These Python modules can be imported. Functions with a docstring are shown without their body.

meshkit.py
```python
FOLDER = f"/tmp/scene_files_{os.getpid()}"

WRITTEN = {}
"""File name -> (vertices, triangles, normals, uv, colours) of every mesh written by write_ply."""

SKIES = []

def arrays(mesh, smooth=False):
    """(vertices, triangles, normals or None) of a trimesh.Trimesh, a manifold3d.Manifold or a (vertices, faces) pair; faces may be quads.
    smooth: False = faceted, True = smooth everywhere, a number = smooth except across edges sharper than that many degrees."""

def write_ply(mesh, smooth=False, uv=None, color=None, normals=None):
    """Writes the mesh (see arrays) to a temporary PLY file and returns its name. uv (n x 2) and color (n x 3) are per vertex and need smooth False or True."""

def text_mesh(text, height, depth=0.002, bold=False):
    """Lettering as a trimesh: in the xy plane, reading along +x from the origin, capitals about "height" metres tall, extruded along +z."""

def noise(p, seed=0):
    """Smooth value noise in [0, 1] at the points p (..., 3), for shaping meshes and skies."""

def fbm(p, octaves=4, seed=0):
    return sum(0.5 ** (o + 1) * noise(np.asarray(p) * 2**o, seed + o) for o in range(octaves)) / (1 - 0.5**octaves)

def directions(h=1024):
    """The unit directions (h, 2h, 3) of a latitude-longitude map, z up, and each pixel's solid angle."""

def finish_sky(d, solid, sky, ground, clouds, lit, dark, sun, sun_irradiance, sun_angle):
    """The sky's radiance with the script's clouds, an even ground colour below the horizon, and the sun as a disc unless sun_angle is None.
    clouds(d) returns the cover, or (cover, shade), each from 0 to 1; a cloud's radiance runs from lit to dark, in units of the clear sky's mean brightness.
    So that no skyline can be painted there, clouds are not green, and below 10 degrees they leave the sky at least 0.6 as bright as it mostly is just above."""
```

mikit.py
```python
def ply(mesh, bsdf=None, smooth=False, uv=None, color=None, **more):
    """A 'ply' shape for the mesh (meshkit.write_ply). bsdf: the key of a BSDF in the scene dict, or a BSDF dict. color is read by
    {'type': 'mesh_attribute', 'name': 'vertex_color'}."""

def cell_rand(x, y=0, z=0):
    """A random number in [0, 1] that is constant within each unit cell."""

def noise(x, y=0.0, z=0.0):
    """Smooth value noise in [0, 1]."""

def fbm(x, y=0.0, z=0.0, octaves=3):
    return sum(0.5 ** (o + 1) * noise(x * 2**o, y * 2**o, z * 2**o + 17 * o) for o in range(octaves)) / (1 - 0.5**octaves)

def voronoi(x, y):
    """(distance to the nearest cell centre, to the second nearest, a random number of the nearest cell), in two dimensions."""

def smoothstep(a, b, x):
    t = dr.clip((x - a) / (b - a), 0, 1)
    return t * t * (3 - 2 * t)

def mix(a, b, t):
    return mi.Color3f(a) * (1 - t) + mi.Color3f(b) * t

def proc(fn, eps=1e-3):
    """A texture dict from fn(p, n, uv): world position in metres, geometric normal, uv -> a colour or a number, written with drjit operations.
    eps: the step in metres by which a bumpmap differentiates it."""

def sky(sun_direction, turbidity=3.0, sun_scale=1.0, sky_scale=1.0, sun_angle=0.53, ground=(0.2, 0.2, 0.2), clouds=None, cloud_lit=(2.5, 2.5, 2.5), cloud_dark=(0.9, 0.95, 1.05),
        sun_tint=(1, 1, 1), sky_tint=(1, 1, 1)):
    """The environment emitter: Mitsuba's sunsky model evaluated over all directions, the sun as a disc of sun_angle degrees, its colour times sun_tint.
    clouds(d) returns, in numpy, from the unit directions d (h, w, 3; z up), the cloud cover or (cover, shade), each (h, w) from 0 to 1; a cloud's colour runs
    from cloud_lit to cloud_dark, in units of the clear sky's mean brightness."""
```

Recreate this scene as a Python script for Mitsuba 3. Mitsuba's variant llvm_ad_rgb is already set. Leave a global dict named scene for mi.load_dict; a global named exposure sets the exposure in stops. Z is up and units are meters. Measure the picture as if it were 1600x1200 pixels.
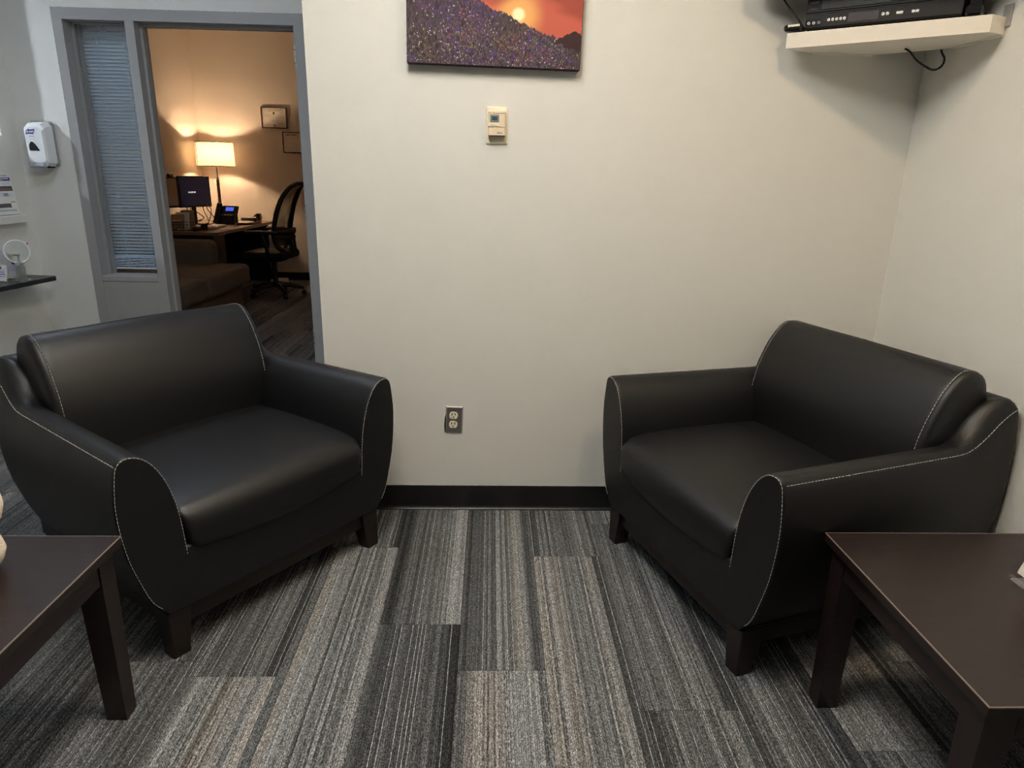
import math, random
import numpy as np, trimesh, manifold3d as m3
import mitsuba as mi, drjit as dr
import mikit, meshkit
from mikit import noise, fbm, cell_rand, smoothstep, mix, proc
from shapely.geometry import Polygon

T = mi.ScalarTransform4f
scene, labels, place, counts = {}, {}, {}, {}
random.seed(7)

# ---------------------------------------------------------------- camera, lights, exposure
CAM = [0, 0, 1.336]
FWD, UP = [0.0333, 0.9554, -0.2932], [-0.0112, 0.2937, 0.9558]
scene['camera'] = {'type': 'perspective', 'fov': 74.368, 'fov_axis': 'x', 'near_clip': 0.05, 'far_clip': 60.0,
                   'to_world': T().look_at(origin=CAM, target=[CAM[i] + FWD[i] for i in range(3)], up=UP)}
exposure = 0.93
CEIL = 2.75
# ceiling fixtures: (x, y, width x, width y, radiance)
TROFFERS = [(-0.25, 1.20, 0.60, 1.20, (11.2, 10.6, 9.5)),
            (-1.75, -0.6, 1.20, 0.60, (1.0, 1.1, 1.25)),
            (-1.75, 2.9, 0.60, 0.60, (5.0, 5.6, 6.6))]
DOWNLIGHT = (0.85, 1.30, 0.09, (90.0, 68.0, 44.0))
RECEPTION_LAMP = (440.0, 488.0, 540.0)
BULB = (440.0, 300.0, 182.0)

# ---------------------------------------------------------------- helpers
def numbered(name):
    n = counts.get(name, 0); counts[name] = n + 1
    return name if n == 0 else f'{name}_{n:03d}'

def thing(name, label, cat, group=None, kind=None):
    k = numbered(name); labels[k] = {'label': label, 'category': cat}
    if group: labels[k]['group'] = group
    if kind: labels[k]['kind'] = kind
    return k

def obj(name, mesh, bsdf, parent=None, smooth=False, label=None, **more):
    k = numbered((parent + '__' + name) if parent else name)
    scene[k] = mikit.ply(mesh, bsdf, smooth=smooth, **more)
    if label: labels[k] = {'label': label}
    return k

def struct(name, mesh, bsdf, smooth=False, label=None, **more):
    k = obj(name, mesh, bsdf, None, smooth, **more)
    labels[k] = {'kind': 'structure'}
    if label: labels[k]['label'] = label
    return k

def cat(*ms):
    return trimesh.util.concatenate([m for m in ms])

def box(lo, hi, c=0.0):
    """A box, its edges chamfered by c."""
    lo, hi = np.array(lo, float), np.array(hi, float)
    if c <= 0:
        m = trimesh.creation.box(extents=hi - lo); m.apply_translation((lo + hi) / 2); return m
    pts = []
    for sx in (0, 1):
        for sy in (0, 1):
            for sz in (0, 1):
                p = np.where([sx, sy, sz], hi, lo); s = np.where([sx, sy, sz], -c, c)
                for a in range(3):
                    q = p + s; q[a] = p[a]; pts.append(q)
    return trimesh.convex.convex_hull(np.array(pts))

def rbox(lo, hi, r, seg=8):
    """A box with rounded edges of radius r."""
    lo, hi = np.array(lo, float) + r, np.array(hi, float) - r
    s = trimesh.creation.icosphere(subdivisions=2, radius=r).vertices
    pts = [s + np.where([a, b, c], hi, lo) for a in (0, 1) for b in (0, 1) for c in (0, 1)]
    return trimesh.convex.convex_hull(np.vstack(pts))

def prism(pts, z0, z1):
    m = trimesh.creation.extrude_polygon(Polygon(pts), z1 - z0, engine='earcut'); m.apply_translation([0, 0, z0]); return m

def wallplate(pts_xz, y0, y1):
    """A polygon in x and z, extruded from y0 to y1."""
    m = trimesh.creation.extrude_polygon(Polygon(pts_xz), abs(y1 - y0), engine='earcut')
    v = m.vertices.copy(); m.vertices = np.stack([v[:, 0], max(y0, y1) - v[:, 2], v[:, 1]], 1)
    return m

def tube(pts, r, n=8, closed=False):
    pts = np.array(pts, float); N = len(pts)
    rr = np.full(N, r) if np.isscalar(r) else np.array(r)
    t = np.gradient(pts, axis=0); t /= np.linalg.norm(t, axis=1, keepdims=True) + 1e-12
    a = np.cross(t[0], [0, 0, 1.0]);
    if np.linalg.norm(a) < 1e-3: a = np.cross(t[0], [0, 1.0, 0])
    a /= np.linalg.norm(a); V = []
    for i in range(N):
        a = a - t[i] * (a @ t[i]); a /= np.linalg.norm(a); b = np.cross(t[i], a)
        for k in range(n):
            w = 2 * math.pi * k / n; V.append(pts[i] + rr[i] * (a * math.cos(w) + b * math.sin(w)))
    F = []
    for i in range(N - 1):
        for k in range(n):
            p, q = i * n + k, i * n + (k + 1) % n
            F += [[p, q, q + n], [p, q + n, p + n]]
    V += [pts[0], pts[-1]]; c0, c1 = len(V) - 2, len(V) - 1
    for k in range(n):
        F += [[c0, (k + 1) % n, k], [c1, (N - 1) * n + k, (N - 1) * n + (k + 1) % n]]
    return trimesh.Trimesh(np.array(V), np.array(F), process=False)

def spline(pts, n):
    from scipy.interpolate import CubicSpline
    p = np.array(pts, float); d = np.concatenate([[0], np.cumsum(np.linalg.norm(np.diff(p, axis=0), axis=1))])
    return CubicSpline(d, p)(np.linspace(0, d[-1], n))

def lathe(profile, n=40, center=(0, 0, 0)):
    m = trimesh.creation.revolve(np.array(profile, float), sections=n); m.apply_translation(center); return m

def loft(rings, cap0=True, cap1=True):
    """Closed rings of equal length joined into a skin."""
    R, n = len(rings), len(rings[0]); V = np.vstack(rings); F = []
    for i in range(R - 1):
        for k in range(n):
            p, q = i * n + k, i * n + (k + 1) % n
            F += [[p, q, q + n], [p, q + n, p + n]]
    V = list(V)
    def cap(i, flip):
        ring = np.array(rings[i]); c = ring.mean(0)
        u = ring - c; w = np.linalg.svd(u)[2]; xy = np.stack([u @ w[0], u @ w[1]], 1)
        poly = Polygon(xy)
        import mapbox_earcut as ec
        tri = ec.triangulate_float64(xy, np.array([n], np.uint32)).reshape(-1, 3)
        for t in tri: F.append([i * n + t[0], i * n + t[1], i * n + t[2]])
    if cap0: cap(0, True)
    if cap1: cap(R - 1, False)
    m = trimesh.Trimesh(np.array(V), np.array(F), process=False)
    trimesh.repair.fix_normals(m)
    return m

def text_on(txt, h, origin, right, up, depth=0.0006, bold=False, center=False):
    m = meshkit.text_mesh(txt, h, depth, bold)
    r, u = np.array(right, float), np.array(up, float); r /= np.linalg.norm(r); u /= np.linalg.norm(u); n = np.cross(r, u)
    v = m.vertices.copy()
    if center: v[:, 0] -= (v[:, 0].min() + v[:, 0].max()) / 2
    m.vertices = np.array(origin) + v[:, :1] * r + v[:, 1:2] * u + v[:, 2:] * n
    return m

def frame_box(o, r, u, n, a0, a1, b0, b1, c0, c1, ch=0.0):
    """A box in the frame o + a r + b u + c n."""
    m = box([a0, b0, c0], [a1, b1, c1], ch)
    v = m.vertices.copy(); r, u, n = map(np.array, (r, u, n))
    m.vertices = np.array(o) + v[:, :1] * r + v[:, 1:2] * u + v[:, 2:] * n
    if np.linalg.det(np.stack([r, u, n])) < 0: m.invert()
    return m

def quad(o, r, u, n, a0, a1, b0, b1, c):
    o, r, u, n = (np.array(q, float) for q in (o, r, u, n))
    return trimesh.Trimesh([o + a * r + b * u + c * n for a, b in ((a0, b0), (a1, b0), (a1, b1), (a0, b1))], [[0, 1, 2], [0, 2, 3]], process=False)

# ---------------------------------------------------------------- materials
def principled(name, color, rough=0.5, spec=0.5, metal=0.0, **more):
    b = {'type': 'principled', 'base_color': color if isinstance(color, dict) else {'type': 'rgb', 'value': list(color)}, 'roughness': rough, 'specular': spec, 'metallic': metal, **more}
    scene[name] = {'type': 'twosided', 'bsdf': b}
def diffuse(name, color):
    scene[name] = {'type': 'twosided', 'bsdf': {'type': 'diffuse', 'reflectance': color if isinstance(color, dict) else {'type': 'rgb', 'value': list(color)}}}

def orange_peel(p, n, uv):
    return fbm(p.x * 90, p.y * 90, p.z * 90, octaves=2)
scene['wall_paint'] = {'type': 'twosided', 'bsdf': {'type': 'bumpmap', 'scale': 0.0006, 'tex': proc(orange_peel, 2e-3),
    'bsdf': {'type': 'principled', 'base_color': {'type': 'rgb', 'value': [0.665, 0.66, 0.62]}, 'roughness': 0.55, 'specular': 0.3}}}
diffuse('accent_paint', (0.20, 0.21, 0.22))
diffuse('ceiling_paint', (0.84, 0.84, 0.83))
diffuse('office_paint', (0.74, 0.67, 0.59))
principled('trim_paint', (0.30, 0.295, 0.29), 0.42, 0.4)
principled('shelf_paint', (0.74, 0.70, 0.62), 0.35, 0.4)
principled('seat_fabric', (0.010, 0.010, 0.011), 0.8, 0.2)
principled('base_rubber', (0.008, 0.008, 0.009), 0.35, 0.5)
principled('black_plastic', (0.009, 0.009, 0.0095), 0.4, 0.4)
principled('glossy_black', (0.008, 0.008, 0.008), 0.15, 0.5)
principled('dark_panel', (0.009, 0.0085, 0.0085), 0.5, 0.3)
principled('display_glass', (0.035, 0.03, 0.03), 0.25, 0.5)
principled('white_print', (0.75, 0.75, 0.72), 0.5, 0.3)
principled('grey_print', (0.25, 0.25, 0.25), 0.5, 0.3)
principled('white_plastic', (0.72, 0.74, 0.75), 0.18, 0.5)
principled('grey_plastic', (0.24, 0.25, 0.24), 0.35, 0.5)
principled('blue_grey_plastic', (0.36, 0.39, 0.45), 0.3, 0.5)
principled('navy_print', (0.03, 0.025, 0.22), 0.4, 0.4)
principled('smoked_plastic', (0.01, 0.014, 0.022), 0.12, 0.5)
principled('ivory_plastic', (0.72, 0.60, 0.43), 0.4, 0.4)
principled('ivory_light', (0.76, 0.70, 0.55), 0.4, 0.4)
principled('lcd_grey', (0.20, 0.24, 0.24), 0.3, 0.5)
principled('lcd_dark', (0.05, 0.07, 0.09), 0.3, 0.5)
principled('steel_plate', (0.42, 0.40, 0.38), 0.32, 0.5, 1.0)
principled('dark_hole', (0.004, 0.004, 0.004), 0.8, 0.1)
principled('hinge_steel', (0.5, 0.5, 0.52), 0.35, 0.5, 0.9)
principled('counter_black', (0.014, 0.014, 0.015), 0.35, 0.5)
principled('wood_dark', (0.014, 0.009, 0.0065), 0.42, 0.4)
principled('thread', (0.60, 0.585, 0.55), 0.7, 0.2)
principled('sofa_fabric', (0.12, 0.098, 0.078), 0.9, 0.1)
principled('paper', (0.72, 0.68, 0.60), 0.7, 0.2)
principled('desk_wood', (0.16, 0.10, 0.062), 0.28, 0.5)
principled('tan_box', (0.30, 0.19, 0.11), 0.7, 0.2)
principled('blind_slat', (0.68, 0.83, 0.95), 0.45, 0.4)
principled('blind_rail', (0.62, 0.70, 0.80), 0.4, 0.4)
principled('frame_wood', (0.06, 0.03, 0.016), 0.4, 0.4)
principled('keyboard_plastic', (0.55, 0.45, 0.36), 0.5, 0.3)
principled('chrome', (0.75, 0.75, 0.75), 0.15, 0.5, 1.0)
principled('magenta_print', (0.40, 0.02, 0.09), 0.5, 0.3)
principled('sky_print', (0.42, 0.60, 0.82), 0.5, 0.3)
principled('pale_print', (0.62, 0.67, 0.80), 0.5, 0.3)
principled('photo_print', (0.03, 0.025, 0.03), 0.5, 0.3)
principled('maroon_print', (0.14, 0.05, 0.05), 0.5, 0.3)
scene['clear_plastic'] = {'type': 'thindielectric', 'int_ior': 1.49, 'ext_ior': 1.0}
scene['pane_glass'] = {'type': 'thindielectric', 'int_ior': 1.5, 'ext_ior': 1.0}
scene['frosted_clear'] = {'type': 'principledthin', 'base_color': {'type': 'rgb', 'value': [0.80, 0.82, 0.78]}, 'roughness': 0.12, 'spec_trans': 0.9, 'diff_trans': 1.0}
scene['mirror'] = {'type': 'twosided', 'bsdf': {'type': 'roughconductor', 'material': 'Al', 'alpha': 0.06, 'specular_reflectance': {'type': 'rgb', 'value': [0.72, 0.74, 0.70]}}}
scene['lamp_shade'] = {'type': 'principledthin', 'base_color': {'type': 'rgb', 'value': [0.52, 0.395, 0.285]}, 'roughness': 0.9, 'diff_trans': 1.2, 'spec_trans': 0.0}
scene['chair_mesh'] = {'type': 'blendbsdf', 'weight': 0.28, 'a': {'type': 'diffuse', 'reflectance': {'type': 'rgb', 'value': [0.01, 0.01, 0.01]}}, 'b': {'type': 'null'}}

def leather_grain(p, n, uv):
    return fbm(p.x * 420, p.y * 420, p.z * 420, octaves=2)
scene['leather'] = {'type': 'twosided', 'bsdf': {'type': 'bumpmap', 'scale': 0.0003, 'tex': proc(leather_grain, 6e-4),
    'bsdf': {'type': 'principled', 'base_color': {'type': 'rgb', 'value': [0.0038, 0.0038, 0.0046]}, 'roughness': 0.46, 'specular': 0.48}}}

def espresso(p, n, uv):
    g = fbm(p.x * 9, p.y * 130, p.z * 130, octaves=3)
    return mix((0.0125, 0.0072, 0.0066), (0.019, 0.0105, 0.009), g)
principled('table_wood', proc(espresso), 0.36, 0.5)
principled('table_edge_highlight', (0.16, 0.125, 0.11), 0.3, 0.6)  # paler colour stands in for the highlight on the lit table edges

def carpet(p, n, uv):
    ident = dr.floor(uv.x); t = uv.x - ident
    hi = dr.floor(uv.y); lo = uv.y - hi; hi = hi * 0.01
    wob = (noise(p.x * 30, p.y * 25) - 0.5) * 0.05
    s = t * 44 + wob * 4
    k = dr.floor(s)
    c0, c1, c2 = cell_rand(k, ident, 1), cell_rand(dr.floor(t * 15 + 0.3), ident, 2), cell_rand(dr.floor(t * 5.3 + 0.7), ident, 3)
    base = lo + (hi - lo) * dr.clip(t * 1.3 - 0.15 + 0.35 * (c2 - 0.5), 0, 1)
    light = smoothstep(0.09, 0.15, base)
    edge = cell_rand(ident, 3, 7)                             # some planks carry a dark band along one edge
    base = base * dr.select((edge > 0.55) & (t > 0.86), 0.45, 1.0) * dr.select((edge < 0.25) & (t < 0.12), 0.55, 1.0)
    tone = base * (0.42 + 0.70 * c0 + 0.50 * c1)
    f = s - k
    thread = smoothstep(0.36, 0.06, dr.abs(f - 0.5))
    pick, seg = cell_rand(k, ident, 5), noise(p.y * 170, k * 3.7, ident)
    tone = tone * (0.80 + 0.30 * thread)                      # ribs
    tone = dr.select(pick > 0.80 + 0.16 * light, dr.lerp(tone, 0.24 + 0.16 * seg, 0.7 * thread), tone)
    tone = dr.select(pick < 0.13 + 0.13 * light, dr.lerp(tone, 0.022, (0.30 + 0.65 * smoothstep(0.3, 0.6, seg)) * thread), tone)
    yarn = cell_rand(dr.floor(p.x * 560), dr.floor(p.y * 250 + 3 * cell_rand(dr.floor(p.x * 560))), 4)
    tone = tone * (0.45 + 1.25 * yarn * yarn + 0.25 * yarn)
    warm = smoothstep(0.30, 0.8, cell_rand(dr.floor(t * 9), ident, 8)) * smoothstep(0.10, 0.20, base)
    return mix((0.975, 1.0, 1.02), (1.045, 1.0, 0.945), warm) * (tone * 1.12)
diffuse('carpet', proc(carpet))
diffuse('floor_glue', (0.03, 0.03, 0.03))

def meadow(p, n, uv):
    u, h = uv.x, uv.y                       # width runs 0..1, height in the same unit
    ridge = 0.445 - 0.30 * u - 0.045 * smoothstep(0.3, 0.75, u) + 0.015 * noise(u * 24, 2.0) + 0.016 * noise(u * 90, 5.0) + 0.012 * noise(u * 260, 1.0)
    ridge = dr.maximum(ridge, 0.095)
    bush = 0.080 + 0.120 * smoothstep(0.76, 0.97, u) + 0.05 * noise(u * 30, 9.0) + 0.014 * noise(u * 110, 3.0) - 0.03
    d = dr.sqrt(dr.square(u - 0.634) + dr.square((h - 0.275) * 1.05))
    sky = mix((0.62, 0.165, 0.09), (0.52, 0.115, 0.075), smoothstep(0.1, 0.6, u))
    sky = mix(sky, (0.80, 0.40, 0.13), smoothstep(0.17, 0.05, d))
    sky = mix(sky, (1.0, 0.85, 0.50), smoothstep(0.047, 0.022, d))
    cloud = smoothstep(0.30, 0.42, h + 0.16 * (fbm(u * 4, h * 12, 3.0) - 0.5) + 0.10 * smoothstep(0.72, 1.0, u) - 0.05 * smoothstep(0.5, 0.66, u) + 0.05 * smoothstep(0.66, 0.8, u))
    sky = mix(sky, mix((0.35, 0.07, 0.05), (0.085, 0.035, 0.035), smoothstep(0.38, 0.52, h)), cloud)
    a, b = u * 210 + 3 * noise(u * 40, h * 40), h * 150
    r1, r2, r3 = cell_rand(dr.floor(a), dr.floor(b), 1), cell_rand(dr.floor(a * 0.62), dr.floor(b * 0.5), 2), noise(u * 9, h * 14, 4.0)
    g = mix((0.032, 0.021, 0.026), (0.075, 0.055, 0.046), noise(u * 120, h * 45))
    g = mix(g, (0.075, 0.045, 0.082), smoothstep(0.50, 0.8, r2))
    g = mix(g, (0.085, 0.045, 0.24), smoothstep(0.86, 0.90, r1) * smoothstep(0.4, 0.6, noise(u * 7, h * 7, 8.0)))
    g = mix(g, (0.30, 0.09, 0.12), smoothstep(0.90, 0.93, cell_rand(dr.floor(a), dr.floor(b), 6)) * smoothstep(0.45, 0.65, r3))
    g = mix(g, (0.15, 0.13, 0.06), smoothstep(0.84, 0.9, cell_rand(dr.floor(a * 1.3), dr.floor(b * 0.6), 7)) * smoothstep(0.35, 0.12, h))
    g = mix(g, (0.42, 0.38, 0.37), smoothstep(0.972, 0.977, cell_rand(dr.floor(a * 0.9), dr.floor(b), 9)))
    out = dr.select(h < ridge, g, sky)
    return dr.select((h < bush) & (h > ridge - 0.03) & (u > 0.72), mi.Color3f(0.045, 0.022, 0.024), out)
principled('meadow_print', proc(meadow), 0.6, 0.2)
principled('canvas_edge', (0.03, 0.022, 0.028), 0.7, 0.2)

def speckle(p, n, uv):
    g = cell_rand(dr.floor(p.x * 380), dr.floor(p.y * 380), dr.floor(p.z * 380))
    return mix((0.40, 0.30, 0.21), (0.80, 0.70, 0.57), dr.sqrt(g))
principled('speckled_rope', proc(speckle), 0.8, 0.2)

# ---------------------------------------------------------------- structure
BY, RX, LX, DY = 2.565, 1.519, -2.787, 4.30      # back wall, right wall, left wall, door wall
CY, OX, OY, OZ = 4.42, -3.58, 8.85, 3.0           # office: inner face of its front wall, left wall, back wall, ceiling
struct('floor', box([-4.8, -2.6, -0.06], [1.75, 9.0, -0.010]), 'floor_glue', label='striped grey carpet plank floor')
SEAM, PW, PL = -0.0825, 0.25, 1.0
ENDS = {0: 1.589, -1: 1.795, 1: 2.191, -2: 2.25, 2: 1.436, -3: 1.568, -4: 1.63, 3: 1.90, -5: 1.35, 4: 2.3}
TONES = {(-1, 1): (.065, .20), (-1, 0): (.065, .08), (0, 1): (.075, .19), (0, 0): (.19, .18), (1, 1): (.085, .11), (1, 0): (.20, .15),
         (-2, 0): (.20, .21), (-2, 1): (.15, .08), (-3, 1): (.085, .10), (-3, 0): (.18, .20), (2, 1): (.095, .13), (2, 0): (.085, .13),
         (-4, 0): (.14, .10), (-4, 1): (.09, .13), (3, 0): (.12, .08), (3, 1): (.08, .10)}
rnd = random.Random(11); pid = 0
for c in range(-14, 7):
    x0 = SEAM + c * PW; x1 = x0 + PW
    e = ENDS.get(c, rnd.uniform(1.0, 2.0))
    for r in range(-3, 9):
        ya, yb = e + (r - 1) * PL, e + r * PL
        lo_y = 0.25 if r <= 0 else -9
        ya2, yb2 = max(ya, -2.6), min(yb, OY)
        if yb2 - ya2 < 0.02 or (x1 > RX + 0.05) or (c < -11 and yb < CY): continue
        xa, xb = max(x0, OX if ya > 4.0 else LX), min(x1, RX)
        if xb - xa < 0.01: continue
        t = TONES.get((c, r), (rnd.uniform(.07, .18), rnd.uniform(.07, .18)))
        pid += 1; g = 0.0003
        P = box([xa + g, ya2 + g, -0.010], [xb - g, yb2 - g, 0.0], 0.0012)
        fl = 1 if rnd.random() < 0.5 else 0
        tt = (P.vertices[:, 0] - x0) / PW
        uvx = pid + np.clip(tt, 0.004, 0.996)
        uvy = np.full(len(tt), round(t[1] * 100) + t[0])
        obj('carpet_plank', P, 'carpet', 'floor', uv=np.stack([uvx, uvy], 1))

struct('wall_back', box([-0.645, BY, 0], [RX + 0.12, DY + 0.12, CEIL]), 'wall_paint', label='cream painted wall behind the two armchairs')
struct('wall_right', box([RX, -2.6, 0], [RX + 0.12, BY, CEIL]), 'wall_paint')
struct('wall_front', box([-2.9, -2.72, 0], [RX + 0.12, -2.6, CEIL]), 'accent_paint')
# left wall with the reception opening
OPY0, OPY1, OPZ0, OPZ1 = 3.0, 4.165, 1.50, 2.62
lw = [box([LX - 0.12, -2.6, 0], [LX, OPY0, CEIL]), box([LX - 0.12, OPY1, 0], [LX, DY + 0.12, CEIL]),
      box([LX - 0.12, OPY0, 0], [LX, OPY1, OPZ0]), box([LX - 0.12, OPY0, OPZ1], [LX, OPY1, CEIL])]
struct('wall_left', cat(*lw), 'wall_paint', label='cream wall with the reception opening and counter')
struct('wall_reception', cat(box([-4.7, 2.0, 0], [-4.6, DY + 0.12, CEIL]), box([-4.6, 1.9, 0], [LX - 0.12, 2.0, CEIL]), box([-4.6, DY, 0], [LX - 0.12, DY + 0.12, CEIL])), 'accent_paint')
# door wall
FX0, FX1, FZ = -2.477, -1.05, 2.192
dw = [box([LX - 0.12, DY, 0], [FX0, CY, CEIL]), box([FX0, DY, FZ], [FX1, CY, CEIL]), box([FX1, DY, 0], [-0.64, CY, CEIL])]
struct('wall_door', cat(*dw), 'wall_paint', label='wall around the grey door frame')
struct('ceiling', box([-4.7, -2.7, CEIL], [RX + 0.12, CY, CEIL + 0.1]), 'ceiling_paint')
# office
struct('wall_office_left', box([OX - 0.1, CY, 0], [OX, OY, OZ]), 'office_paint')
struct('wall_office_back', box([OX - 0.1, OY, 0], [-0.4, OY + 0.1, OZ]), 'office_paint', label='tan office wall lit by the lamp')
struct('wall_office_right', box([-0.5, CY, 0], [-0.4, OY, OZ]), 'office_paint')
struct('wall_office_front', cat(box([OX - 0.1, CY - 0.01, 0], [FX0, CY + 0.02, OZ]), box([FX0, CY - 0.01, FZ], [FX1, CY + 0.02, OZ]), box([FX1, CY - 0.01, 0], [-0.4, CY + 0.02, OZ])), 'office_paint')
struct('ceiling_office', box([OX - 0.1, CY - 0.01, OZ], [-0.4, OY + 0.1, OZ + 0.1]), 'ceiling_paint')
# baseboards: black rubber with a toe
def cove(x0, x1):
    prof = [(0, 0), (-0.016, 0), (-0.015, 0.004), (-0.008, 0.010), (-0.004, 0.02), (-0.0035, 0.103), (-0.002, 0.105), (0, 0.105)]
    v0 = [[x0, BY + a, b] for a, b in prof]; v1 = [[x1, BY + a, b] for a, b in prof]
    return loft([v0, v1])
struct('baseboard_back', cove(-0.645, RX - 0.001), 'base_rubber', smooth=40, label='black rubber baseboard')
struct('baseboard_right', box([RX - 0.004, -2.6, 0], [RX, BY - 0.02, 0.105]), 'base_rubber')
struct('baseboard_left', box([LX, -2.6, 0], [LX + 0.004, DY - 0.005, 0.105]), 'base_rubber')
struct('baseboard_office', box([OX, OY - 0.006, 0], [-0.5, OY, 0.1]), 'base_rubber')

# door frame with sidelight
tr = numbered('trim_1'); labels[tr] = {'kind': 'structure', 'label': 'grey metal door frame with a sidelight'}
F0, F1 = DY - 0.012, CY + 0.03
obj('head', box([FX0, F0, 2.131], [FX1, F1, FZ], 0.0008), 'trim_paint', tr)
obj('jamb', cat(box([FX0, F0, 0], [-2.422, F1, 2.131], 0.0008), box([-2.422, 4.37, 0.69], [-2.410, 4.388, 2.131]), box([-2.422, 4.412, 0.69], [-2.412, F1, 2.131])), 'trim_paint', tr)
obj('mullion', cat(box([-2.078, F0, 0], [-2.027, F1, 2.131], 0.0008), box([-2.027, 4.35, 0], [-2.011, 4.40, 2.131], 0.002)), 'trim_paint', tr)
obj('jamb', cat(box([-1.137, F0, 0], [FX1, F1, 2.131], 0.0008), box([-1.153, 4.35, 0], [-1.137, 4.40, 2.131], 0.002)), 'trim_paint', tr)
obj('door_stop', box([-2.026, 4.35, 2.115], [-1.138, 4.40, 2.1315], 0.002), 'trim_paint', tr)
obj('glazing_head', box([-2.4215, 4.36, 2.122], [-2.0785, 4.385, 2.1315], 0.002), 'trim_paint', tr)
obj('panel', box([-2.4215, F0 + 0.0015, 0], [-2.0785, F1 - 0.01, 0.66]), 'trim_paint', tr)
obj('sill', box([-2.4215, F0 - 0.002, 0.66], [-2.0785, F1 - 0.005, 0.695], 0.004), 'trim_paint', tr)
for z in (1.97, 1.105, 0.315):
    h = obj('hinge', box([-1.1395, F0 - 0.0025, z - 0.057], [-1.131, F0 + 0.03, z + 0.057], 0.001), 'hinge_steel', tr)
    for dz in (-0.035, 0.0, 0.035):
        obj('screw', box([-1.1375, F0 - 0.0033, z + dz - 0.004], [-1.1335, F0 - 0.002, z + dz + 0.004]), 'dark_hole', h)
w1 = numbered('window_1'); labels[w1] = {'kind': 'structure', 'label': 'narrow sidelight pane beside the office door'}
obj('pane', quad([-2.4215, 4.40, .695], [1, 0, 0], [0, 0, 1], [0, -1, 0], 0, .343, 0, 1.430, 0), 'pane_glass', w1)

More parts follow.
